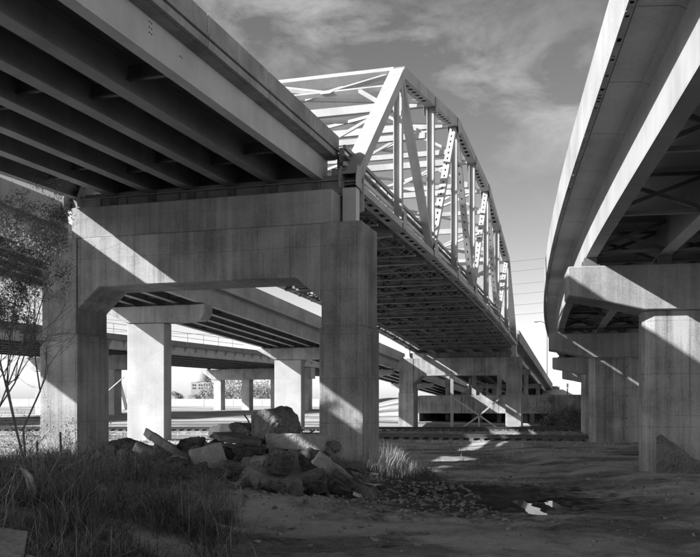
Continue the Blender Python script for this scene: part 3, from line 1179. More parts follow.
# ------------------------------------------------------------------ 8. railway tracks
for (pa, pb, lab, cat) in ((Vector((-70, 68.6, 0)), Vector((60, 66.9, 0)), 'farther railway track, a dark line just before the far portal', 'railway track'),
                           (Vector((-8, 55.5, 0)), Vector((40, 38.8, 0)), 'nearer railway track running toward the second grey pier', 'railway track')):
    d = (pb - pa).normalized()
    nrm = Vector((-d.y, d.x, 0))
    Ln = (pb - pa).length
    zz = -2.2
    tk = thing('railway_track', lab, cat, Vector(((pa.x + pb.x) / 2, (pa.y + pb.y) / 2, H + zz)), 'railway tracks')

    def T(a_, b_, z):
        p = pa + d * a_ + nrm * b_
        return Vector((p.x, p.y, H + zz + z))
    g = MB()
    n = int(Ln / 2)
    for i in range(n):
        g.hexa([T(i * 2, -2.0, -.2), T(i * 2, 2.0, -.2), T(i * 2, 1.35, .16), T(i * 2, -1.35, .16)], [T(i * 2 + 2, -2.0, -.2), T(i * 2 + 2, 2.0, -.2), T(i * 2 + 2, 1.35, .16), T(i * 2 + 2, -1.35, .16)])
    g.build('ballast_bed', 'ballast', tk)
    for b_ in (-.75, .75):
        g = MB()
        g.box(T, 0, Ln, b_ - .07, b_ + .07, .28, .30)
        g.box(T, 0, Ln, b_ - .015, b_ + .015, .30, .41)
        g.box(T, 0, Ln, b_ - .04, b_ + .04, .41, .45)
        g.build('rail', 'rail', tk)
    g = MB()
    for k in range(int(Ln / .6)):
        g.box(T, k * .6, k * .6 + .25, -1.3, 1.3, .10, .275)
    g.build('sleeper', 'timber', tk)['kind'] = 'stuff'

# ------------------------------------------------------------------ 9. far background
fw = thing('flood_wall', 'long pale concrete wall on the far bank below the domed building', 'wall', C(-50, 280, -.6))
for k in range(26):
    x0 = -150 + k * 6.0
    MB().box(C, x0 * 1.6, x0 * 1.6 + 9.5, 280, 280.7, -2.2, 1.98).build('wall_panel', 'far_wall', fw)

bd = thing('domed_building', 'distant pale building with a low dome on a stepped tower', 'building', C(-78, 420, -.5))
YB = 420.0


def pxb(u, v, dy=0):
    return px(u, v, YB + dy)


def bbox(mb, u0, u1, v0, v1, dep, dy=0):
    p0 = pxb(u0, v1, dy)
    p1 = pxb(u1, v0, dy)
    mb.box(lambda a_, b_, c_: Vector((b_, a_, c_)), p0.y, p0.y + dep, p0.x, p1.x, p0.z, p1.z)


g = MB(); bbox(g, 191, 197, 382, 401, 12, 3); g.build('tower', 'far_mid', bd)
g = MB(); bbox(g, 197, 211, 382.5, 401, 14, 1); g.build('wall', 'far_mid', bd)
g = MB(); bbox(g, 211.5, 217, 388.5, 403, 10, 0); g.build('wall', 'far_dark', bd)
g = MB(); bbox(g, 203, 211.4, 391, 401, 6, -6); g.build('wall', 'far_mid', bd)
g = MB(); bbox(g, 202.5, 217.5, 388.6, 390.9, 7, -6.5); g.build('roof', 'far_dark', bd)
g = MB(); bbox(g, 188, 196, 395, 402, 8, -3); g.build('wall', 'far_dark', bd)
g = MB()
c = pxb(203, 382, 8)
pts, rad = [], []
for i in range(7):
    a_ = i / 6 * math.pi / 2
    pts.append(c + Vector((0, 0, 4.6 * math.sin(a_))))
    rad.append(4.0 * math.cos(a_) + .05)
for i in range(6):
    n = 18
    ring0 = [pts[i] + Vector((math.cos(2 * math.pi * k / n) * rad[i], math.sin(2 * math.pi * k / n) * rad[i], 0)) for k in range(n)]
    ring1 = [pts[i + 1] + Vector((math.cos(2 * math.pi * k / n) * rad[i + 1], math.sin(2 * math.pi * k / n) * rad[i + 1], 0)) for k in range(n)]
    g.add(ring0 + ring1, [(k, (k + 1) % n, n + (k + 1) % n, n + k) for k in range(n)])
g.build('dome', 'far_dark', bd, smooth=True)
for u in (192.8, 195, 199, 201.5, 204, 206.5, 209):
    for v in (384.2, 387.3):
        g = MB()
        bbox(g, u - .45, u + .45, v, v + 1.6, .3, .8 if u > 196 else 2.8)
        g.build('window', 'window', bd)
g = MB()
bbox(g, 201, 205, 375.5, 376.2, 2, 8)
g.build('rail', 'far_dark', bd)


def crown_mesh(name, c, rx, ry, rz_, n, size, mat, parent, seed, lo=-.6):
    r_ = np.random.RandomState(seed)
    nc = max(6, n // 120)
    cc = r_.normal(size=(nc, 3)) * .42
    cc[:, 2] = np.clip(cc[:, 2], lo, 1)
    idx = r_.randint(0, nc, n)
    P = cc[idx] + r_.normal(size=(n, 3)) * .19
    P = P * np.array([rx, ry, rz_]) + np.array(c)
    a_ = r_.normal(size=(n, 3))
    a_ /= np.linalg.norm(a_, axis=1)[:, None]
    b_ = np.cross(a_, r_.normal(size=(n, 3)))
    b_ /= np.linalg.norm(b_, axis=1)[:, None]
    sz = size * (.6 + .8 * r_.rand(n))[:, None]
    Vv = np.stack([P - a_ * sz, P + b_ * sz * .45, P + a_ * sz, P - b_ * sz * .45], 1).reshape(-1, 3)
    Fs = np.arange(4 * n).reshape(n, 4)
    base = np.array(root_loc(parent)) if parent else np.zeros(3)
    o = raw(name, Vv - base, Fs, mat)
    if parent:
        o.parent = parent
    return o


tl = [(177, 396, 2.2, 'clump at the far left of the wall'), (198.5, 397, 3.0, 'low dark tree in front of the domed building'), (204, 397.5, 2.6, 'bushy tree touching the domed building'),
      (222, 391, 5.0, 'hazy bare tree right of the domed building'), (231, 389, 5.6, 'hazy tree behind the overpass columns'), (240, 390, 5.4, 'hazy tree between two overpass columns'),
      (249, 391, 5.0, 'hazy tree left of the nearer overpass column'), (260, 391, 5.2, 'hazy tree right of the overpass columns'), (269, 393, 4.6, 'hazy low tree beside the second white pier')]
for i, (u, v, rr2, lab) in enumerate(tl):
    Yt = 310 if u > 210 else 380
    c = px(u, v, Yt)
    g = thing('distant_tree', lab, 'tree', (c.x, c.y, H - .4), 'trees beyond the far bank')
    crown_mesh('crown', c, rr2 * 1.35, rr2, rr2 * .9, 1500, .3, 'far_tree_haze', g, 100 + i)
    mb = MB()
    mb.tube([Vector((c.x, c.y, H - 2)), c], [.3, .12])
    mb.build('trunk', 'far_tree_haze', g)

# leaning pale pylon leg far left
g = MB()
g.tube([px(113, 365, 200), px(124, 410, 200)], [.8, 1.1], 8)
o = g.build('leaning_mast', 'far_wall')
tag(o, 'pale slanting mast in the distance between near leg and white pier', 'mast')
g = MB()
g.tube([px(124, 377, 95), px(100, 398, 95), px(96, 412, 95)], .07)
tag(g.build('slanting_pipe', 'paint_grey'), 'thin slanting pipe rail in front of the leaning mast', 'pipe')

# utility poles with wires
for (u, Yp, lab) in ((352, 190, 'power pole hidden behind the right leg of the portal'), (655, 165, 'power pole behind the massive right pier')):
    x_ = (u - 350) / 850 * Yp
    p_ = thing('power_pole', lab, 'power pole', C(x_, Yp, -1.5), 'power poles')
    MB().tube([C(x_, Yp, -2), C(x_, Yp, 33)], [.5, .25], 8).build('pole', 'wire', p_)
    for h_ in (32.2, 30.6, 27.5, 25.8, 23.2, 21.5):
        MB().bar(C(x_, Yp - 2.0, h_), C(x_, Yp + 2.0, h_), .3, .3).build('cross_arm', 'wire', p_)
wl = [('top', 32.4, -1.6), ('second', 30.8, 1.6), ('third', 27.7, -1.6), ('fourth', 26, 1.6), ('fifth', 23.4, -1.6), ('lowest', 21.7, 1.6)]
for nm, h_, o_ in wl:
    A_, B2 = C(.45, 190 + o_, h_), C(59.2, 165 + o_, h_)
    pts = []
    for i in range(17):
        f = i / 16
        p = A_.lerp(B2, f)
        p.z -= 3.0 * 4 * f * (1 - f)
        pts.append(p)
    o = MB().tube(pts, .035, 4).build('power_line', 'wire')
    tag(o, nm + ' of six sagging wires in the pale sky between truss and curved overpass', 'wire', 'power lines')
for i, (v0, v1) in enumerate(((317, 322), (329, 333), (311, 317))):
    o = MB().tube([px(60, v0, 140), px(150, v1, 140), px(330, v1 + 4, 150)], .03, 4).build('power_line', 'wire')
    tag(o, ('upper', 'lower', 'topmost')[i] + ' thin wire crossing the bright gap beside the tall white pier', 'wire', 'wires beside the white pier')

# tall street lamp on the far approach
b0 = px(547, 392, 150)
g = thing('street_lamp', 'tall slim street lamp with a curved arm beside the descending span', 'street lamp', b0)
MB().tube([b0 - Vector((0, 0, 1)), px(547, 331, 150)], [.13, .08], 8).build('pole', 'wire', g)
MB().tube([px(547, 331, 150), px(546.4, 326, 150), px(544.5, 322.8, 150), px(541, 321.4, 150), px(537.5, 321.6, 150)], .06, 6).build('arm', 'wire', g)
MB().box(lambda a_, b_, c_: px(536.2, 321.9, 150) + Vector((a_, b_, c_)), -.35, .35, -.15, .15, -.08, .08).build('lamp_head', 'wire', g)
g = thing('signal_post', 'short post with a small head standing near the end of the descending span', 'post', px(567.5, 396, 140))
MB().tube([px(567.5, 396, 140), px(567.5, 388, 140)], .1).build('pole', 'steel_dark', g)
MB().box(lambda a_, b_, c_: px(567.5, 386, 140) + Vector((a_, b_, c_)), -.14, .14, -.1, .1, -.25, .4).build('head', 'steel_dark', g)

# pale distant ramps right of centre
g = thing('distant_ramp', 'sunlit pale ramp climbing away behind the second grey pier', 'bridge', px(600, 395, 135))
mb = MB(); mb.bar(px(556, 392, 150), px(640, 432, 118), 5, .9); mb.build('deck', 'far_wall', g)
mb = MB(); mb.bar(px(586, 366, 140), px(640, 384, 120), 4, 1.0); mb.build('deck', 'far_wall', g)
mb = MB(); mb.bar(px(589, 368, 138), px(580, 380, 138), 1.0, 1.0); mb.build('strut', 'far_dark', g)
mb = MB(); mb.bar(px(588, 383, 140), px(640, 402, 118), 3.0, 1.2); mb.build('deck', 'far_wall', g)

# ------------------------------------------------------------------ 10. steel frame before the far bent
Yf = 84.0
sf_ = thing('pipe_frame', 'light steel post frame with cross bracing standing inside the far portal', 'frame', px(452, 429, Yf))
MB().bar(px(452, 430, Yf), px(452, 375, Yf), .26, .26, Vector((0, 1, 0))).build('post', 'paint_pale', sf_)
MB().bar(px(427, 375, Yf), px(461, 374.2, Yf), .15, .15).build('beam', 'paint_grey', sf_)
MB().bar(px(479, 430, Yf), px(479, 415, Yf), .12, .12, Vector((0, 1, 0))).build('post', 'paint_grey', sf_)
for a_, b_ in (((455, 399), (499, 429)), ((480, 415), (462, 428)), ((480, 415), (499, 399)),):
    MB().bar(px(*a_, Yf), px(*b_, Yf), .13, .13).build('brace', 'paint_grey', sf_)
Yg = 100.0
sg_ = thing('pipe_frame', 'second pale post frame with diagonal struts, up on the low overpass', 'frame', px(470, 398, Yg + 12))
for u, v0, v1 in ((470, 378, 396), (487, 383, 398), (481, 385, 396), (497, 386, 398)):
    MB().bar(px(u, v1 + 2, Yg + 14), px(u, v0, Yg + 14), .3, .3, Vector((0, 1, 0))).build('post', 'paint_pale', sg_)
for a_, b_ in (((461, 395), (474, 386)), ((474, 386), (502, 400)), ((487, 405), (502, 396)), ((470, 379), (505, 392))):
    MB().bar(px(*a_, Yg + 14), px(*b_, Yg + 14), .22, .22).build('brace', 'paint_pale', sg_)

# ------------------------------------------------------------------ 11. rubble heap
def rock_mesh(name, seed, w, d, h, mat, n=16, rough=.05, cuts=2, boxy=.0, parent=None):
    """angular broken piece: hull of random points, finely cut up and roughened"""
    r_ = random.Random(seed)
    bm = bmesh.new()
    pts = []
    if boxy:
        k = 1 - boxy
        # a broken outline: an irregular polygon, thick in z
        m_ = 7 if boxy < .85 else 5
        if boxy >= .85:
            ol = [(-.5, -.5), (.5, -.5), (.5, .5), (-.5, .5)]
        else:
            ol = []
            for q in range(m_):
                an = 2 * math.pi * (q + .7 * r_.random()) / m_
                cx, cy = math.cos(an), math.sin(an)
                e = max(abs(cx), abs(cy))
                f = .5 * (1 - k * .55 * r_.random()) / e ** .75
                ol.append((cx * f, cy * f))
        for (ax_, ay_) in ol:
            for sz in (-1, 1):
                pts.append((ax_ * (1 - .12 * k * r_.random()) + .05 * k * r_.gauss(0, 1), ay_ + .05 * k * r_.gauss(0, 1), sz * (.5 - .25 * k * r_.random())))
    else:
        for _ in range(n):
            v = Vector((r_.gauss(0, 1), r_.gauss(0, 1), r_.gauss(0, 1))).normalized()
            v = Vector([math.copysign(abs(c) ** .7, c) for c in v])
            pts.append(v * .5 * r_.uniform(.85, 1.05))
    vs = [bm.verts.new((p[0] * w, p[1] * d, p[2] * h)) for p in pts]
    res = bmesh.ops.convex_hull(bm, input=vs)
    junk = [e for e in res['geom_interior'] if isinstance(e, bmesh.types.BMVert)]
    if junk:
        bmesh.ops.delete(bm, geom=junk, context='VERTS')
    bmesh.ops.dissolve_limit(bm, angle_limit=R(6), verts=bm.verts, edges=bm.edges)
    bmesh.ops.bevel(bm, geom=bm.edges[:], offset=min(w, d, h) * .05, segments=1, affect='EDGES')
    bmesh.ops.triangulate(bm, faces=bm.faces)
    lim = .055 if cuts > 1 else .12
    for _ in range(6 if cuts > 1 else 1):
        es = [e for e in bm.edges if e.calc_length() > lim]
        if not es or len(bm.verts) > 9000:
            break
        bmesh.ops.subdivide_edges(bm, edges=es, cuts=1)
        bmesh.ops.triangulate(bm, faces=[f for f in bm.faces if len(f.verts) > 3])
    bm.normal_update()
    o3 = Vector((seed * 3.1, seed * 1.7, 0))
    mv = []
    for v in bm.verts:
        p = v.co
        kk = .8 * noise.noise(p * 1.9 + o3) + .5 * noise.noise(p * 5 + o3) - .6 * max(0, noise.noise(p * 8 + o3)) + .25 * noise.noise(p * 22 + o3)
        mv.append(v.normal * (rough * kk))
    for v, o_ in zip(bm.verts, mv):
        v.co += o_
    me = bpy.data.meshes.new(name)
    bm.to_mesh(me)
    bm.free()
    me.materials.append(M[mat])
    o = bpy.data.objects.new(name, me)
    COL.objects.link(o)
    return o


def rock(u0, u1, v0, v1, Y, label, mat='boulder', name='boulder', cat='boulder', dep=1.0, rot=(0, 0, 0), boxy=0, rough=.05, n=16, seed=1, group=None, w=None, h=None):
    c = px((u0 + u1) / 2, (v0 + v1) / 2, Y)
    w = w or (u1 - u0) / 850 * Y
    h = h or (v1 - v0) / 850 * Y
    o = rock_mesh(name, seed, w, dep, h, mat, n, rough, boxy=boxy)
    o.location = c
    o.rotation_euler = tuple(R(a_) for a_ in rot)
    return tag(o, label, cat, group)


G1 = 'rocks and broken slabs of the rubble heap'
rock(243, 302, 407, 444, 22.6, 'big dark rounded-square boulder topping the rubble heap', dep=1.3, boxy=0, n=26, rough=.08, seed=4, w=1.66, h=1.05, rot=(0, -6, 8), group=G1)
rock(226, 262, 420, 446, 23.0, 'rough brown rock wedged left of the big boulder', dep=.9, seed=9, rough=.09, group=G1)
rock(210, 264, 436, 441, 21.9, 'thin dark slab jutting left from beneath the big boulder', name='broken_slab', cat='slab', dep=1.0, boxy=.7, rot=(6, 8, 12), w=1.45, h=.15, seed=12, rough=.025, group=G1)
rock(209, 250, 427, 437, 23.4, 'pale flat slab with a sunlit top behind the thin dark slab', 'rubble_white', 'broken_slab', 'slab', dep=1.1, boxy=.8, rot=(-14, 3, 14), w=1.15, h=.22, seed=15, rough=.02, group=G1)
rock(268, 328, 434, 449, 22.2, 'long squared block of broken concrete right of the big boulder', 'boulder_pale', 'broken_block', 'concrete block', dep=.8, boxy=.9, rot=(0, 2, -6), seed=21, rough=.025, w=1.55, h=.42, group=G1)
rock(190, 233, 440, 484, 21.2, 'upright pale broken slab leaning in the left middle of the heap', 'boulder_pale', 'broken_slab', 'slab', dep=.22, boxy=.6, rot=(-22, -16, 14), w=.98, h=.98, seed=23, rough=.02, group=G1)
rock(211, 246, 460, 493, 20.8, 'dark jagged chunk right of the upright pale slab', dep=.7, boxy=.45, rot=(5, 12, 20), seed=31, rough=.08, group=G1)
rock(229, 268, 441, 464, 21.8, 'blackish rock in the shade beneath the big boulder', 'boulder_black', dep=.8, seed=33, rough=.08, group=G1)
rock(262, 290, 440, 462, 22.2, 'small grey rock filling the gap under the long concrete block', dep=.6, seed=36, rough=.06, group=G1)
rock(141, 195, 430, 462, 22.4, 'narrow slab tilted down to the right before the tall white pier', 'boulder_pale', 'broken_slab', 'slab', dep=.8, boxy=.75, rot=(0, 33, 8), w=1.55, h=.2, seed=41, rough=.025, group=G1)
rock(176, 207, 434, 452, 23.0, 'dark lumpy rock between the tilted slab and the upright slab', dep=.7, seed=43, rough=.09, group=G1)
rock(186, 206, 444, 478, 21.8, 'dark narrow rock left of the upright pale slab', 'boulder_black', dep=.6, seed=45, rough=.08, group=G1)
rock(226, 326, 452, 505, 21.2, 'broad pale slab sloping down the front of the heap', 'boulder_pale', 'broken_slab', 'slab', dep=2.0, boxy=.6, rot=(30, 6, 10), w=2.0, h=.35, seed=52, rough=.05, group=G1)
rock(262, 300, 448, 474, 21.0, 'angular grey chunk resting on top of the broad sloping slab', dep=.6, seed=151, rough=.06, boxy=.3, rot=(10, 20, 0), group=G1)
rock(236, 262, 468, 494, 20.1, 'wedge of broken concrete against the left edge of the broad slab', 'boulder_pale', 'broken_block', 'concrete block', dep=.5, boxy=.5, rot=(0, 25, 10), seed=152, group=G1)
rock(300, 330, 470, 494, 20.0, 'split grey block low on the right front of the heap', dep=.5, boxy=.5, rot=(10, -15, 20), seed=153, group=G1)
rock(332, 352, 482, 498, 19.6, 'small dark chunk at the right foot of the heap', 'boulder_black', dep=.4, seed=154, group=G1)
rock(272, 296, 484, 500, 19.4, 'fist-shaped pale chunk at the front foot of the broad slab', 'boulder_pale', dep=.4, seed=155, group=G1)
rock(142, 166, 470, 490, 19.8, 'tilted grey chunk half in the weeds beside the weed-grown lump', 'boulder_pale', 'broken_block', 'concrete block', dep=.5, boxy=.5, rot=(12, 18, 30), seed=156, group=G1)
rock(186, 214, 480, 500, 19.4, 'squarish chunk in front of the upright pale slab', 'boulder', 'broken_block', 'concrete block', dep=.5, boxy=.6, rot=(5, -12, 30), seed=157, group=G1)
rock(108, 134, 458, 476, 21.2, 'flat chunk below the black soil mound', 'boulder_pale', 'broken_slab', 'slab', dep=.6, boxy=.6, rot=(10, 10, 0), seed=158, group=G1)
rock(214, 236, 444, 462, 22.2, 'brown chunk filling in under the thin dark slab', dep=.6, seed=159, group=G1)
rock(128, 158, 446, 466, 22.0, 'grey broken slab between the black mound and the tilted slab', 'boulder_pale', 'broken_slab', 'slab', dep=.8, boxy=.6, rot=(16, 22, 30), seed=161, group=G1)
rock(150, 176, 440, 458, 22.8, 'dark angular rock under the raised end of the tilted slab', dep=.6, seed=162, group=G1)
rock(198, 220, 478, 498, 20.0, 'dark wedge below the upright pale slab', dep=.5, seed=163, boxy=.4, rot=(0, 20, 0), group=G1)
rock(342, 368, 462, 480, 21.0, 'lumpy chunk between the planks and the right leg', dep=.5, seed=164, group=G1)
rock(246, 272, 456, 474, 21.4, 'pale chunk under the middle of the heap', 'boulder_pale', dep=.5, seed=165, boxy=.4, rot=(12, 0, 15), group=G1)
rock(320, 342, 440, 458, 22.0, 'rough chunk beyond the right end of the long block', dep=.6, seed=160, group=G1)
rock(313, 352, 452, 487, 20.6, 'mottled whitish beam fragment tilted on the right of the heap', 'boulder_pale', 'broken_beam', 'concrete block', dep=.45, boxy=.8, rot=(8, 38, 10), w=1.1, h=.34, seed=61, rough=.04, group=G1)
rock(326, 368, 449, 492, 21.2, 'long thin plank-like fragment leaning behind the mottled beam', 'boulder', 'broken_slab', 'slab', dep=.3, boxy=.9, rot=(4, 47, 8), w=1.55, h=.12, seed=63, rough=.02, group=G1)
rock(336, 372, 470, 500, 20.4, 'second plank-like fragment lower right of the heap', 'boulder', 'broken_slab', 'slab', dep=.3, boxy=.9, rot=(4, 36, 5), w=1.2, h=.14, seed=65, rough=.02, group=G1)
rock(296, 330, 448, 476, 21.4, 'dark rock under the right end of the long concrete block', dep=.8, seed=67, rough=.08, group=G1)
rock(166, 236, 485, 513, 19.2, 'low pale hump of stone at the front foot of the heap', 'boulder_pale', dep=1.2, seed=71, rough=.06, group=G1)
rock(205, 222, 466, 486, 20.6, 'small dark stone tucked in front of the upright slab', 'boulder_black', dep=.4, seed=72, rough=.06, group=G1)
rock(157, 187, 453, 477, 21.0, 'grey lump below the tilted slab', dep=.7, seed=73, rough=.08, group=G1)
rock(160, 200, 468, 496, 19.8, 'weed-grown lump at the left foot of the heap', dep=.8, seed=74, rough=.09, group=G1)
rock(122, 160, 462, 486, 20.0, 'half buried grey rock among the weeds left of the heap', dep=.8, seed=76, rough=.08, group=G1)
rock(103, 156, 437, 468, 23.2, 'rounded black soil mound at the left end of the heap', 'boulder_black', 'soil_mound', 'mound', dep=1.6, seed=81, rough=.07, n=30, group=G1)
rock(355, 372, 492, 499, 19.2, 'small pale tile-like fragment lying right of the heap', 'rubble_white', 'broken_slab', 'slab', dep=.35, boxy=.9, rot=(3, 8, 20), seed=83, rough=.01, h=.08, group=G1)
rock(209, 239, 511, 528, 14.9, 'dark oblong block half sunk in the dirt in front of the heap', 'boulder_black', 'sunken_block', 'block', dep=.45, boxy=.6, seed=85, rough=.03, group=G1)
rock(-14, 22, 538, 566, 8.3, 'pale square-edged slab in the bottom left corner', 'boulder_pale', 'broken_slab', 'slab', dep=.5, boxy=.85, rot=(20, 10, 15), seed=87, rough=.012)
rock(20, 34, 554, 566, 8.2, 'small pale chip beside the corner slab', 'boulder_pale', 'stone', 'stone', dep=.2, seed=88, rough=.01)
rock(357, 366, 470, 476, 21.5, 'small whitish chip at the right edge of the heap, larger one', 'rubble_white', 'stone', 'stone', dep=.2, seed=89, rough=.02, group='white chips beside the heap')
rock(368, 380, 472, 477, 22.0, 'small whitish chip farther right of the heap', 'rubble_white', 'stone', 'stone', dep=.2, seed=90, rough=.02, group='white chips beside the heap')

# more filling stones of the heap, alike
r5 = random.Random(5)
for i in range(150):
    x_ = r5.gauss(-2.6, 1.9)
    y_ = r5.gauss(21.0, 1.0)
    x_ = min(max(x_, -6.4), .4 + .3 * r5.random())
    sz = .14 + .42 * r5.random() ** 2
    o = rock_mesh('rubble_stone', 200 + i, sz * 1.3, sz, sz * .8, r5.choice(['boulder', 'boulder_pale', 'boulder', 'boulder_black']), 11, .025, cuts=1)
    o.location = (x_, y_, gz(x_, y_) + H + sz * .2)
    o.rotation_euler = (r5.random() * .5, r5.random() * .5, r5.random() * 6)
    tag(o, 'small angular stone filling in between the larger rocks of the heap', 'stone', 'small stones of the heap')

# reinforcing bars
for (pts, lab) in (([(256, 434, 22.9), (251, 428, 22.9), (248, 420, 22.9), (244, 414.5, 22.9)], 'bent reinforcing bar sticking up left of the big boulder'),
                   ([(296, 430, 22.4), (303, 433, 22.2), (309, 433.5, 22.2), (315, 430, 22.2)], 'curled wire springing from the right side of the big boulder'),
                   ([(37.5, 470, 16), (37.3, 455, 16), (37, 441, 16)], 'thin dark stake left of the sunlit foot of the portal leg'),
                   ([(61.5, 468, 16), (61, 450, 16), (60.2, 432, 16)], 'taller dark stake before the sunlit foot of the portal leg')):
    o = MB().tube([px(*p) for p in pts], .022, 6).build('metal_rod', 'rail')
    tag(o, lab, 'rod')

# gravel and clods
r6 = np.random.RandomState(11)
P6 = []
for i in range(15000):
    if i % 3:
        x_, y_ = r6.normal(2.0, 3.0), r6.normal(20.3, 2.4)
    else:
        x_, y_ = r6.uniform(-9, 12), r6.uniform(8.5, 34)
    if 3 < x_ < 7 and 16.5 < y_ < 23 and pud(x_, y_) > -.15:
        continue
    P6.append((x_, y_, .006 + .04 * r6.rand() ** 7 * (1.6 if i % 3 else .9)))
ic = bmesh.new()
bmesh.ops.create_icosphere(ic, subdivisions=1, radius=1)
iv = np.array([v.co[:] for v in ic.verts])
if_ = np.array([[v.index for v in f.verts] for f in ic.faces])
ic.free()
VV, FF = [], []
for i, (x_, y_, s_) in enumerate(P6):
    q = iv * (1 + .35 * r6.normal(size=(len(iv), 1))) * s_ * (1, 1, .7)
    VV.append(q + (x_, y_, gz(x_, y_) + H + s_ * .2))
    FF.append(if_ + i * len(iv))
o = raw('gravel', np.concatenate(VV), np.concatenate(FF), 'gravel')
tag(o, 'loose gravel and clods strewn over the churned dirt', 'gravel', kind='stuff')
# a few brighter chips
for i, (u, v) in enumerate(((402, 497), (372, 521), (361, 529), (428, 534), (408, 541), (418, 547), (293, 531), (257, 545), (375, 543), (479, 466), (463, 471))):
    Y_ = 850 * 2.2 / (v - 405)
    x_ = (u - 350) / 850 * Y_
    o = rock_mesh('stone', 400 + i, .16, .13, .07, 'boulder_pale', 10, .012, cuts=1)
    o.location = (x_, Y_, gz(x_, Y_) + H + .02)
    tag(o, 'small pale stone lying on the open dirt', 'stone', 'pale stones on the dirt')

# puddles: level sheets of water in the hollows
PL = ['left puddle, a long bright streak pointing at the viewer', 'right puddle, a bright streak beside the left one', 'small bright puddle farther back to the right', 'tiny puddle between the two long ones', 'tiny puddle right of the long ones']
for (a_, c_, w_), lab in zip(PUD, PL):
    g = MB()
    vx, vy = c_[0] - a_[0], c_[1] - a_[1]
    ln = math.hypot(vx, vy)
    ux, uy = vx / ln, vy / ln
    ring = []
    for k in range(20):
        an = 2 * math.pi * k / 20
        e = math.cos(an)
        f_ = (ln / 2 if e > 0 else -ln / 2) + e * w_ * 1.3
        o_ = math.sin(an) * w_ * 1.25
        ring.append(Vector(((a_[0] + c_[0]) / 2 + ux * f_ - uy * o_, (a_[1] + c_[1]) / 2 + uy * f_ + ux * o_, H - 2.228)))
    g.prism(ring, Vector((0, 0, -.04)))
    tag(g.build('puddle', 'water'), lab, 'puddle', 'puddles in the dirt')


# ------------------------------------------------------------------ 12. vegetation
def blades(name, pts, hmin, hmax, w, mat, seed, lean=.5, curl=.5):
    r_ = np.random.RandomState(seed)
    n = len(pts)
    P = np.array(pts)
    h = hmin + (hmax - hmin) * r_.rand(n) ** 1.6
    if n > 2000:
        h = h * np.array([.45 + 1.1 * max(0, .5 + noise.noise(Vector((p[0] * .8, p[1] * .8, 9)))) for p in pts])
    th = r_.rand(n) * 2 * np.pi
    ln = lean * r_.rand(n)
    dx, dy = np.cos(th) * ln, np.sin(th) * ln
    wx, wy = -np.sin(th + r_.normal(size=n)) * w, np.cos(th) * w
    lv = []
    for f, k in ((0, 1.0), (.5, .8), (1.0, .15)):
        cx = P[:, 0] + dx * h * f ** (1 + curl)
        cy = P[:, 1] + dy * h * f ** (1 + curl)
        cz = P[:, 2] + h * (f - .25 * ln * f ** 2)
        lv.append(np.stack([cx - wx * k, cy - wy * k, cz], 1))
        lv.append(np.stack([cx + wx * k, cy + wy * k, cz], 1))
    Vv = np.stack(lv, 1).reshape(-1, 3)
    b_ = np.arange(n)[:, None] * 6
    Fs = np.concatenate([b_ + np.array([0, 1, 3, 2]), b_ + np.array([2, 3, 5, 4])])
    return raw(name, Vv, Fs, mat)


r7 = np.random.RandomState(21)
pts = []
while len(pts) < 42000:
    y_ = r7.uniform(8.5, 29)
    x_ = r7.uniform(-.46 * y_ - 1, -.5)
    edge = (-.165 * y_ + .5 * noise.noise(Vector((y_ * .6, 3, 0)))) if y_ < 18.5 else -.30 * y_ + .9
    dens = sstep(edge + 1.1, edge - 1.0, x_) ** 1.5 * sstep(-.35, .25, noise.noise(Vector((x_ * 1.1, y_ * .8, 2))) + .5 * noise.noise(Vector((x_ * 3, y_ * 3, 2))))
    if r7.rand() < dens:
        pts.append((x_, y_, gz(x_, y_) + H - .02))
cut = int(len(pts) * .94)
o = blades('weeds', pts[:cut], .06, .46, .005, 'grass', 5, 1.5)
tag(o, 'tangled dry grass and weeds covering the bank at the left', 'weeds', kind='stuff')
o = blades('tall_weeds', pts[cut:], .25, .7, .0045, 'grass_pale', 6, 1.2, .9)
tag(o, 'taller bleached stalks standing above the weeds', 'weeds', kind='stuff')
o = blades('tangled_stalks', pts[::10], .3, .75, .005, 'grass', 16, 2.4, 1.2)
tag(o, 'arching tangled stalks lying over one another in the weeds', 'weeds', kind='stuff')
# grass at the foot of the right leg and behind the heap
pts = []
for _ in range(9000):
    y_ = r7.uniform(23.5, 30)
    x_ = r7.uniform(-1.6, 2.6)
    pts.append((x_, y_, gz(x_, y_) + H - .02))
tag(blades('grass', pts, .08, .38, .006, 'grass', 8, .6), 'short dry grass round the foot of the right portal leg', 'grass', kind='stuff')
pts = []
for _ in range(16000):
    y_ = r7.uniform(31, 66)
    x_ = r7.uniform(-.42 * y_, -.02 * y_) if _ % 2 else r7.uniform(-.42 * y_, .36 * y_)
    d_ = noise.noise(Vector((x_ * .2, y_ * .3, 7)))
    if d_ > -.05:
        pts.append((x_, y_, gz(x_, y_) + H - .02))
tag(blades('grass', pts, .05, .22, .014, 'grass_pale', 9, .8), 'pale dry grass along the tracks and behind the near portal', 'grass', kind='stuff')


def tuft(u, v, Y, n, h, lab, mat='grass_pale', seed=1, spread=.25, name='grass_tuft'):
    c = px(u, v, Y)
    z = gz(c.x, c.y) + H
    r_ = np.random.RandomState(seed)
    pts = [(c.x + r_.normal() * spread, c.y + r_.normal() * spread, z - .03) for _ in range(n)]
    o = blades(name, [(a_ - c.x, b_ - c.y, c_ - z) for a_, b_, c_ in pts], h * .3, h, .006, mat, seed, .9, .9)
    o.location = (c.x, c.y, z)
    return tag(o, lab, 'grass tuft')


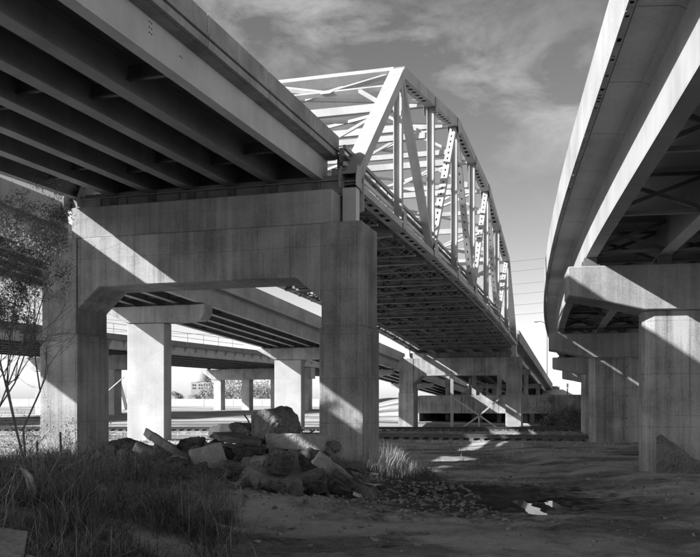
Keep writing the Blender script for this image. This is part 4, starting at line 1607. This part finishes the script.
tuft(392, 455, 27.8, 420, 1.25, 'big arching dry grass tuft beside the right portal leg', seed=1, spread=.22)
tuft(380, 458, 27.0, 260, .95, 'smaller dry tuft against the foot of the right portal leg', seed=2)
tuft(406, 462, 27.4, 240, .6, 'bright sunlit tuft right of the big arching one', seed=3, spread=.35)
tuft(128, 500, 14.5, 260, .8, 'wiry bleached tuft in the weeds before the black mound', seed=4, mat='grass')
tuft(165, 520, 13.6, 320, .8, 'dense wiry tuft at the edge of the weeds near the dirt', seed=5, mat='grass')
tuft(190, 530, 13.2, 260, .6, 'low wiry tuft nearest the open dirt', seed=6, mat='grass')
tuft(60, 530, 12.6, 300, .9, 'dark wiry tuft near the bottom left', seed=7, mat='grass')

# tattered bright thing in the weeds
g = MB()
pts = [(19, 467), (25, 470), (31, 476), (33, 484), (36.5, 488), (36, 495), (30, 494), (26.5, 486), (25, 477)]
g.prism([px(u, v, 12.5) for u, v in pts], Vector((.01, .03, 0)))
tag(g.build('plastic_scrap', 'sheet'), 'pale tattered plastic scrap caught in the weeds at the left', 'scrap')


# bushy half-bare tree at the left edge, in front of the ramp
def branch(mb, p, d, ln, r, depth, rr, tips, up=.15):
    pts = [p]
    rads = [r]
    q = Vector(p)
    dd = Vector(d)
    n = 4
    for i in range(n):
        dd = (dd + Vector((rr.gauss(0, .16), rr.gauss(0, .16), rr.gauss(0, .08) + up * .12))).normalized()
        q = q + dd * (ln / n)
        pts.append(q.copy())
        rads.append(r * (1 - .55 * (i + 1) / n))
        if depth > 0 and i >= 1:
            for _ in range(2):
                nd = (dd + Vector((rr.gauss(0, .5), rr.gauss(0, .5), rr.gauss(0, .35)))).normalized()
                branch(mb, q.copy(), nd, ln * rr.uniform(.34, .52), rads[-1] * .6, depth - 1, rr, tips, up)
    mb.tube(pts, rads, 5 if depth > 0 else 3)
    if depth <= 1:
        tips += pts[1:]


def leaves(name, tips, n, spread, size, mat, parent, seed):
    r_ = np.random.RandomState(seed)
    T_ = np.array([t[:] for t in tips])
    P = T_[r_.randint(0, len(T_), n)] + r_.normal(size=(n, 3)) * spread
    a_ = r_.normal(size=(n, 3)); a_ /= np.linalg.norm(a_, axis=1)[:, None]
    b_ = np.cross(a_, r_.normal(size=(n, 3))); b_ /= np.linalg.norm(b_, axis=1)[:, None]
    sz = size * (.5 + .9 * r_.rand(n))[:, None]
    Vv = np.stack([P - a_ * sz, P + b_ * sz * .4, P + a_ * sz, P - b_ * sz * .4], 1).reshape(-1, 3)
    o = raw(name, Vv - np.array(root_loc(parent)), np.arange(4 * n).reshape(n, 4), mat)
    o.parent = parent
    return o


def tree(u, v, Y, hgt, lab, seed, nl=9000, dirs=5, r=.07, lsize=.035, spread=.16, lean=0, wid=1.5):
    c = px(u, v, Y)
    z = gz(c.x, c.y) + H
    t_ = thing('shrubby_tree', lab, 'tree', (c.x, c.y, z))
    rr = random.Random(seed)
    mb = MB()
    tips = []
    for k in range(dirs):
        an = 2 * math.pi * k / dirs + rr.random()
        d = Vector((math.cos(an) * .17 + lean, math.sin(an) * .17, 1)).normalized()
        branch(mb, Vector((c.x, c.y, z - .1)), d, hgt * rr.uniform(.62, .85), r * rr.uniform(.6, 1), 4, rr, tips)
    mb.build('trunk', 'twig', t_)
    tips = [q for q in tips if math.hypot(q.x - c.x - .2, q.y - c.y) < wid and q.x < c.x + wid * .75]
    leaves('crown', tips, nl, spread, lsize, 'leaf', t_, seed)
    return t_


tree(26, 470, 24, 6.7, 'straggly dark tree at the left edge in front of the ramp', 3, nl=12000, dirs=3, lean=-.19, r=.04, lsize=.034, spread=.07, wid=1.3)
tree(-16, 470, 25.5, 6.9, 'second straggly tree half outside the left edge', 8, nl=22000, dirs=5, lean=-.04, r=.05, lsize=.034, spread=.07, wid=1.7)
for i, (u, v, Y_, h_, lab) in enumerate(((150, 500, 15.5, .9, 'twiggy dead bush in the weeds just left of the heap'), (182, 512, 14.2, .7, 'small twiggy dead bush where the weeds meet the dirt'),
                                         (95, 520, 13.0, 1.0, 'twiggy dead bush low in the left foreground'), (40, 500, 14.5, 1.1, 'tall twiggy dead bush near the left edge'),
                                         (120, 545, 11.8, .7, 'twiggy dead bush at the bottom of the weeds'), (205, 505, 16.2, .6, 'last twiggy dead bush before the sunken block'),
                                         (15, 480, 16.5, 1.3, 'bushy dead thicket under the left tree'), (75, 478, 17.5, 1.1, 'dead bush before the sunlit leg foot'))):
    c = px(u, v, Y_)
    z = gz(c.x, c.y) + H
    rr = random.Random(500 + i)
    mb = MB()
    tips = []
    for k in range(9):
        an = 2 * math.pi * k / 9 + rr.random()
        branch(mb, Vector((c.x + rr.gauss(0, .05), c.y + rr.gauss(0, .05), z - .05)), Vector((math.cos(an) * .7, math.sin(an) * .7, 1)).normalized(), h_ * rr.uniform(.6, 1), .009, 2, rr, tips, -.3)
    t_ = thing('dead_bush', lab, 'bush', (c.x, c.y, z))
    mb.build('twigs', 'far_dark' if i % 2 else 'twig', t_)
    leaves('foliage', tips, 700, .05, .018, 'grass', t_, 40 + i)
# shrubs on the embankment
for i, (u, v, Y_, w_, h_, lab) in enumerate(((560, 405, 104, 2.6, 1.6, 'dark shrub on the embankment left of the second grey pier'), (574, 412, 102, 2.4, 1.6, 'dark shrub low on the embankment beside the second grey pier'),
                                            (552, 418, 100, 1.8, 1.3, 'dark shrub at the foot of the embankment by the opening'), (570, 425, 98, 2.2, 1.0, 'dark low shrub by the farther track'))):
    c = px(u, v, Y_)
    z = max(c.z - h_ * .6, gz(c.x, c.y, False) + H)
    t_ = thing('shrub', lab, 'shrub', (c.x, c.y, z), 'shrubs on the embankment')
    crown_mesh('foliage', (c.x, c.y, z + h_ * .45), w_, 1.5, h_, 1600, .12, 'leaf', t_, 60 + i, lo=-.5)
    mb = MB(); mb.tube([Vector((c.x, c.y, z - .5)), Vector((c.x, c.y, z + h_ * .4))], [.06, .03]); mb.build('stem', 'twig', t_)
